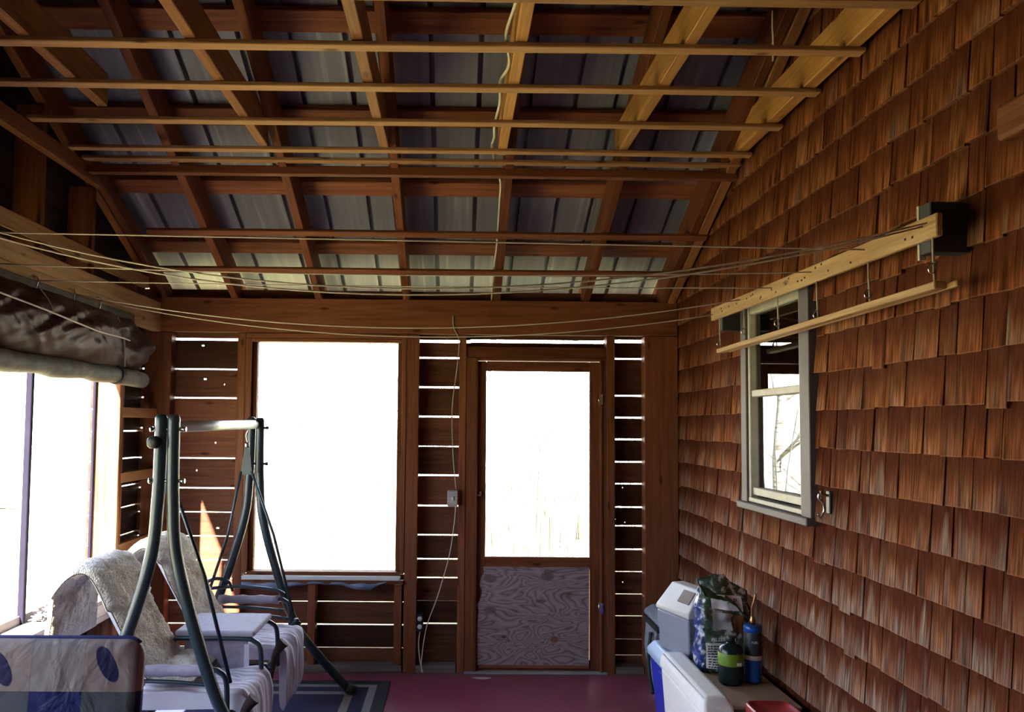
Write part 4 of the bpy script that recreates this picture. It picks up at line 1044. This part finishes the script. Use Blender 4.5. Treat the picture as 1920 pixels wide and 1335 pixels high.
def outline(s=1.0, inset=0.0):
    pts = []
    for (sx_, sz_, a0) in ((1, 1, 0), (-1, 1, 90), (-1, -1, 180), (1, -1, 270)):
        for k in range(7):
            a = math.radians(a0+15*k); x = sx_*(HW-inset-Rr)+Rr*math.cos(a); z = ((Zt-inset-Rr) if sz_ > 0 else (Zb+inset+Rr))+Rr*math.sin(a)
            if sz_ > 0: z -= .006*(1-(x/HW)**2)*1.0
            pts.append((cxx+x, z))
    return pts
rings = []
lean = lambda z: ycb-(z-1.0)*-.12
for dy, ins in ((-.014, .012), (-.019, .03), (-.010, .0), (.010, .0), (.019, .03)):
    pass
order = [(-.019, .03), (-.016, .010), (-.008, .0), (.008, .0), (.016, .010), (.019, .03)]
for dy, ins in order: rings.append([mb.bm.verts.new((x, lean(z)+dy, z)) for x, z in outline(1, ins)])
for a_, b_ in zip(rings, rings[1:]):
    for k in range(len(a_)): mb.bm.faces.new((a_[k], a_[(k+1) % len(a_)], b_[(k+1) % len(a_)], b_[k])).smooth = True
mb.bm.faces.new(rings[0]); mb.bm.faces.new(rings[-1][::-1])
mb.build('back_pad', 'quilt_print', ch, (cxx, ycb, 1.062))
mb = MB(); ol = outline(1, .0); mb.tube([(x, lean(z)+.004, z+.002) for x, z in ol[3:12]], .005, 8); mb.build('piping', 'blue_piping', ch, (cxx, ycb, 1.06))
mb = MB(); mb.box(-.20, .20, -.44, .0, -.02, .02, bev=.012, M_=Matrix.Translation((cxx, ycb-.07, .43))); mb.build('seat_pad', 'quilt_print', ch, (cxx, ycb-.2, .56))
for s in (-1, 1):
    x = cxx+s*.17
    mb = MB(); mb.tube([(x, lean(.98)+.03, .98), (x, ycb-.05, .43), (x, 1.50, .012)], .011, 8); mb.build('leg', 'steel_pale', ch, (x, 1.8, .5))
    mb = MB(); mb.tube([(x, 1.52, .42), (x, 2.08, .012)], .011, 8); mb.build('leg', 'steel_pale', ch, (x, 1.8, .2))
    mb = MB(); mb.tube(smooth_path([(x+s*.012, 2.02, .66), (x+s*.012, 1.9, .675), (x+s*.012, 1.6, .67), (x+s*.012, 1.54, .64), (x+s*.01, 1.52, .42)]), .012, 8); mb.build('arm', 'steel_pale', ch, (x, 1.8, .66))

# ------------------------------------------------------------------ right side: coolers, bag, bottles
plain('cooler_blue', (0.02, 0.04, 0.55), .35, noise_amt=.05)
plain('cooler_lid', (0.42, 0.55, 0.75), .4, noise_amt=.05)
plain('cooler_grey', (0.30, 0.33, 0.40), .45, noise_amt=.05)
plain('cooler_white', (0.66, 0.65, 0.63), .45, noise_amt=.05)
plain('foam_white', (0.88, 0.87, 0.86), .75, noise_amt=.05, nscale=60, bump_s=.2)
plain('recess_brown', (0.17, 0.13, 0.11), .6)
plain('cardboard', (0.36, 0.25, 0.17), .8, noise_amt=.12)
plain('pack_grey', (0.28, 0.33, 0.40), .7)
plain('pack_dark', (0.03, 0.035, 0.045), .6)
plain('red_plastic', (0.36, 0.03, 0.035), .3, noise_amt=.05)
plain('bottle_dark', (0.008, 0.022, 0.02), .25)
plain('label_green', (0.16, 0.30, 0.02), .45)
plain('torch_blue', (0.01, 0.09, 0.42), .3, noise_amt=.05)
plain('bag_green', (0.035, 0.085, 0.03), .3, noise_amt=.3)
plain('print_white', (0.85, 0.85, 0.88), .5)
plain('ink_dark', (0.03, 0.04, 0.05), .5)
def loft(mb, sections, mi=0, bev=0):
    """sections: list of (z, x0,x1,y0,y1)"""
    rings = [[mb.bm.verts.new(p) for p in ((x0, y0, z), (x1, y0, z), (x1, y1, z), (x0, y1, z))] for z, x0, x1, y0, y1 in sections]
    fs = []
    for a, b in zip(rings, rings[1:]):
        for k in range(4): fs.append(mb.bm.faces.new((a[k], a[(k+1) % 4], b[(k+1) % 4], b[k])))
    fs += [mb.bm.faces.new(rings[0][::-1]), mb.bm.faces.new(rings[-1])]
    if bev:
        g = bmesh.ops.bevel(mb.bm, geom=list({e for f_ in fs for e in f_.edges}), offset=bev, segments=3, affect='EDGES', profile=.5)
        for f_ in g['faces']: f_.smooth = True
# bench under things
t = thing('low_bench', 'low bench topped with a brown board beside the shingle wall', 'bench', (1.32, 3.65, 0))
bbeam('bench_top', 1.155, 1.442, 3.27, 3.945, .443, .455, 'cardboard', t)
for x in (1.29, 1.42):
    for y in (3.40, 3.90): bbeam('leg', x-.018, x+.018, y-.018, y+.018, 0, .443, 'pine', t)
# blue cooler
t = thing('cooler', 'bright blue cooler with pale blue lid under the grey lidded cooler', 'cooler', (1.22, 4.13, 0))
mb = MB(); loft(mb, [(0, 1.10, 1.40, 3.99, 4.27), (.375, 1.068, 1.42, 3.965, 4.295)], bev=.012); mb.build('cooler_body', 'cooler_blue', t, (1.2, 4.13, .2))
mb = MB(); loft(mb, [(.376, 1.055, 1.43, 3.955, 4.305), (.412, 1.053, 1.43, 3.952, 4.308), (.455, 1.085, 1.40, 3.98, 4.28)], bev=.010); mb.build('lid', 'cooler_lid', t, (1.2, 4.13, .4))
mb = MB(); mb.box(1.070, 1.085, 4.03, 4.13, .27, .34, bev=.003); mb.build('handle', 'cooler_blue', t, (1.05, 4.13, .24))
# white foam cooler
t = thing('foam_cooler', 'white foam cooler standing in front of the blue cooler', 'cooler', (1.1, 3.62, 0))
mb = MB(); loft(mb, [(0, 1.055, 1.235, 3.26, 3.90), (.418, 1.032, 1.25, 3.235, 3.935)], bev=.015); mb.build('cooler_body', 'foam_white', t, (1.1, 3.6, .2))
mb = MB(); loft(mb, [(.419, 1.024, 1.152, 3.225, 3.94), (.475, 1.028, 1.150, 3.25, 3.93), (.495, 1.045, 1.132, 3.28, 3.92)], bev=.014); mb.build('lid', 'foam_white', t, (1.1, 3.6, .43))
# grey gable-lidded cooler
t = thing('lunch_cooler', 'grey cooler with white sloping lid and square handle recess, atop blue cooler', 'cooler', (1.222, 4.05, .457))
Rm = Matrix.Translation((1.222, 4.05, .4565)) @ Matrix.Rotation(math.radians(18.5), 4, 'Z')
mb = MB(); loft(mb, [(0, -.105, .105, -.125, .125), (.20, -.118, .118, -.138, .138)], bev=.010); bmesh.ops.transform(mb.bm, matrix=Rm, verts=mb.bm.verts); mb.build('cooler_body', 'cooler_grey', t, (1.2, 4.12, .5))
mb = MB(); loft(mb, [(.201, -.122, .122, -.142, .142), (.222, -.122, .122, -.142, .142), (.335, -.035, .035, -.122, .122)], bev=.008); bmesh.ops.transform(mb.bm, matrix=Rm, verts=mb.bm.verts)
lid = mb.build('lid', 'cooler_white', t, (1.2, 4.12, .7))
mb = MB(); a = math.atan2(.113, .087)
Ms = Rm @ Matrix.Translation((-.070, -.055, .291)) @ Matrix.Rotation(-a, 4, 'Y')
mb.box(-.035, .035, -.05, .045, -.003, .0035, M_=Ms, bev=.001); tag(mb.build('handle_recess', 'recess_brown', lid, (1.12, 4.12, .72)), 'brown square handle recess')
# backpack cooler
t = thing('backpack', 'grey and dark backpack cooler standing by the back corner post', 'bag', (1.33, 4.8, 0))
mb = MB(); loft(mb, [(0, 1.225, 1.44, 4.64, 4.96), (.25, 1.20, 1.445, 4.62, 4.98), (.41, 1.21, 1.44, 4.63, 4.97), (.43, 1.23, 1.43, 4.65, 4.95)], bev=.015); mb.build('pack_body', 'pack_grey', t, (1.3, 4.8, .2))
mb = MB(); loft(mb, [(.431, 1.20, 1.445, 4.62, 4.98), (.46, 1.20, 1.445, 4.62, 4.98), (.50, 1.24, 1.42, 4.66, 4.94)], bev=.012); mb.build('pack_lid', 'pack_grey', t, (1.3, 4.8, .45))
mb = MB(); mb.box(1.192, 1.2, 4.62, 4.96, .40, .43); mb.tube(smooth_path([(1.215, 4.66, .40), (1.19, 4.64, .25), (1.195, 4.63, .08), (1.21, 4.66, .02)]), .014, 6); mb.tube(smooth_path([(1.19, 4.76, .37), (1.165, 4.72, .2), (1.18, 4.68, .03)]), .012, 6); mb.build('strap', 'pack_dark', t, (1.2, 4.7, .2))

# pellet bag
t = thing('pellet_bag', 'green and white plastic sack of pellets slumped on the low bench', 'bag', (1.29, 3.78, .456))
mb = MB()
def bagf(u, v):
    th = 2*PI*u; ca, sa = math.cos(th), math.sin(th)
    hw = .126*(1-.0*v)*(1 if v < .75 else 1-.10*(v-.75)*4); hd = .075*(1-v**3*.85)
    x = hw*math.copysign(abs(ca)**.5, ca); y = hd*math.copysign(abs(sa)**.6, sa)
    z = .412*v+(.03*math.cos(x/.12*1.4)-.03)*v + (.028 if x < 0 else -.03*(x/.12))*v*v
    b0 = Vector((x, y, z)); q = noise.noise(b0*16+Vector((3, 1, 0)))*.016+noise.noise(b0*42)*.006
    k = min(1, v*10)
    x += .02*v*v
    return Vector((1.285+x+q*ca*k, 3.785+y+q*sa*k+.03*v, .4560+max(z, 0)))
vv = mb.grid(bagf, 72, 44, closed_u=True); mb.cap([r_[0] for r_ in vv]); mb.cap([r_[-1] for r_ in vv][::-1])
def bag_mat():
    m, nt, b = new_mat('pellet_sack')
    tc = N(nt, 'ShaderNodeTexCoord'); sx = N(nt, 'ShaderNodeSeparateXYZ'); nt.links.new(tc.outputs['Object'], sx.inputs[0])
    n = N(nt, 'ShaderNodeTexNoise'); n.inputs['Scale'].default_value = 28; n.inputs['Detail'].default_value = 5; nt.links.new(tc.outputs['Object'], n.inputs['Vector'])
    r = ramp(nt, n.outputs['Fac'], [(.4, (.03, .06, .04)), (.55, (.08, .12, .09)), (.64, (.60, .64, .62))])
    # blue-white left side
    s = math_(nt, 'MULTIPLY_ADD', sx.outputs[0], -60, -5.6, clamp=True)
    blue = ramp(nt, n.outputs['Fac'], [(.42, (.015, .035, .20)), (.56, (.03, .06, .30)), (.64, (.6, .65, .75))])
    col = mixc(nt, s, r.outputs[0], blue.outputs[0])
    nt.links.new(col, b.inputs['Base Color']); b.inputs['Roughness'].default_value = .25; b.inputs['Coat Weight'].default_value = .5
    bump(nt, b, n.outputs['Fac'], .6, .01); MATS['pellet_sack'] = m
bag_mat()
sack = mb.build('sack', 'pellet_sack', t, (1.285, 3.785, .396))
yf = 3.695
def front(x, z, v=None):      # point just in front of the sack
    v = max(0, min(1, (z-.456)/.412)); xx = (x-1.285-.02*v*v)/.126; xx = max(-.98, min(.98, xx))
    best = None
    ca = math.copysign(abs(xx)**2, xx); sa = -math.sqrt(max(0, 1-ca*ca))
    p = bagf(math.atan2(sa, ca)/(2*PI) % 1, v); return Vector((x, p.y-.004, z))
def patch(name, x0, x1, z0, z1, mat, lab=None, off=0.0, skew=0.0):
    mb = MB(); mb.grid(lambda u, v: front(x0+(x1-x0)*u, z0+(z1-z0)*v+skew*u)-Vector((0, off, 0)), 10, 8)
    o = mb.build(name, mat, sack, (1.3, yf, .6))
    if lab: tag(o, lab)
    return o
plain('label_dark', (.04, .08, .06), .35)
plain('label_orange', (.20, .07, .03), .4)
patch('white_panel', 1.225, 1.372, .745, .812, 'print_white', 'white printed panel near the top', .006, -.012)
patch('picture_panel', 1.225, 1.315, .655, .73, 'steel_pale', 'faded grey green picture panel', .005, -.006)
patch('orange_patch', 1.325, 1.375, .64, .715, 'label_orange', 'orange-brown printed patch')
patch('text_panel', 1.19, 1.31, .475, .590, 'print_white', 'white block of small print')
for i, (txt, z, x, s_) in enumerate((('PELLET FUEL', .610, 1.27, .022), ('AP', .778, 1.325, .036))):
    T = Matrix.Translation(front(x, z)-Vector((0, .014, 0))) @ Matrix.Rotation(PI/2, 4, 'X')
    text_mesh('lettering', txt, s_, 'print_white' if i == 0 else 'ink_dark', sack, T)
mb = MB(); rs = random.Random(4)
for k in range(9):
    z = .483+k*.0115; x = 1.198
    while x < 1.30:
        w = rs.uniform(.006, .016); p = front(x+w/2, z); mb.box(x, min(x+w, 1.305), p.y-.004, p.y-.002, z-.0025, z+.0025); x += w+.004
mb.build('small_print', 'ink_dark', sack, (1.25, yf, .5))
mb = MB()      # folded green crest of the sack
def crest(u, v):
    x = 1.175+.25*u; zt = .875-.02*math.sin(u*3)-.17*max(0, u-.45)**1.3*2
    y = 3.80+.035*math.sin(v*PI*1.2)-.05*v+.006*noise.noise(Vector((u*14, v*5, 0)))*2
    return (x+.012*v, y, zt-.07*v+.012*math.sin(v*PI)+.006*noise.noise(Vector((u*9, v*3, 7))))
mb.grid(crest, 40, 10); mb.build('folded_crest', 'bag_green', sack, (1.29, 3.8, .85), solid=.004)

# green propane bottle
t = thing('propane_bottle', 'squat dark green propane bottle with lime green label on the bench', 'gas bottle', (1.253, 3.57, .4555))
mb = MB(); c = (1.253, 3.57, .4555)
mb.lathe([(.03, 0), (.051, .002), (.055, .012), (.0555, .12), (.0555, .13), (.052, .152), (.042, .168), (.024, .177), (.016, .180), (.016, .186)], c, 32); mb.build('bottle_body', 'bottle_dark', t, c)
mb = MB(); mb.lathe([(.0560, .085), (.0563, .086), (.0563, .138), (.0557, .139)], c, 32); mb.build('label_band', 'label_green', t, c)
mb = MB(); mb.lathe([(.012, .181), (.017, .182), (.017, .205), (.012, .209), (.006, .210)], c, 16); mb.build('valve_cap', 'black_plastic', t, c)
mb = MB(); mb.box(1.260, 1.280, c[1]-.0585, c[1]-.054, .547, .560); tag(mb.build('sticker', 'print_white', t, c), 'small white sticker')
# torch cylinder
t = thing('torch_cylinder', 'tall blue torch gas cylinder with brass nozzle on the bench', 'gas cylinder', (1.358, 3.585, .4555))
c = (1.358, 3.585, .4555)
mb = MB(); mb.lathe([(.03, 0), (.037, .004), (.038, .01), (.038, .215), (.036, .232), (.028, .245), (.012, .25)], c, 28); mb.build('cylinder_body', 'torch_blue', t, c)
mb = MB(); mb.lathe([(.0384, .122), (.0387, .123), (.0387, .225), (.0384, .226)], c, 28); mb.build('label_band', 'ink_dark', t, c)
mb = MB(); mb.lathe([(.0386, .105), (.0390, .106), (.0390, .124), (.0386, .125)], c, 28); mb.build('pale_ring', 'cooler_white', t, c)
mb = MB(); mb.lathe([(.038, .226), (.040, .227), (.040, .25), (.036, .255), (.012, .256)], c, 24); mb.build('blue_cap', 'torch_blue', t, c)
mb = MB(); mb.lathe([(.006, .256), (.013, .258), (.013, .275), (.008, .29), (.006, .30)], c, 14); mb.tube(smooth_path([(c[0], c[1], c[2]+.295), (c[0]-.002, c[1], c[2]+.33), (c[0]+.004, c[1]-.006, c[2]+.355), (c[0]+.012, c[1]-.012, c[2]+.395)]), [.005]*10+[.006]*9, 8)
mb.build('nozzle', 'brass', t, c)
T = Matrix.Translation((c[0]-.004, c[1]-.0395, c[2]+.185)) @ Matrix.Rotation(PI/2, 4, 'X')
text_mesh('lettering', 'FUEL', .014, 'print_white', t, T)
# red lidded tub
c = (1.270, 3.13, 0)
t = thing('plastic_tub', 'tall clear-white tub with red square lid at the lower right', 'tub', c)
mb = MB(); mb.lathe([(.07, .001), (.078, .006), (.084, .465), (.086, .475)], c, 48, sq=5); mb.build('tub_body', 'white_plastic', t, c)
mb = MB(); mb.lathe([(.090, .462), (.094, .465), (.094, .492), (.090, .500), (.082, .500), (.078, .492), (.002, .492)], c, 48, sq=5); mb.build('lid', 'red_plastic', t, c)
c = (1.105, 3.14, 0)
t = thing('jug', 'pale jug with rounded grey cap in front of the foam cooler', 'jug', c)
mb = MB(); mb.lathe([(.04, .001), (.05, .006), (.052, .33), (.04, .37), (.02, .385), (.018, .39)], c, 28); mb.build('jug_body', 'white_plastic', t, c)
mb = MB(); mb.lathe([(.022, .386), (.030, .388), (.030, .405), (.022, .415), (.004, .418)], c, 20); mb.build('cap', 'cooler_lid', t, c)

bpy.context.view_layer.update()
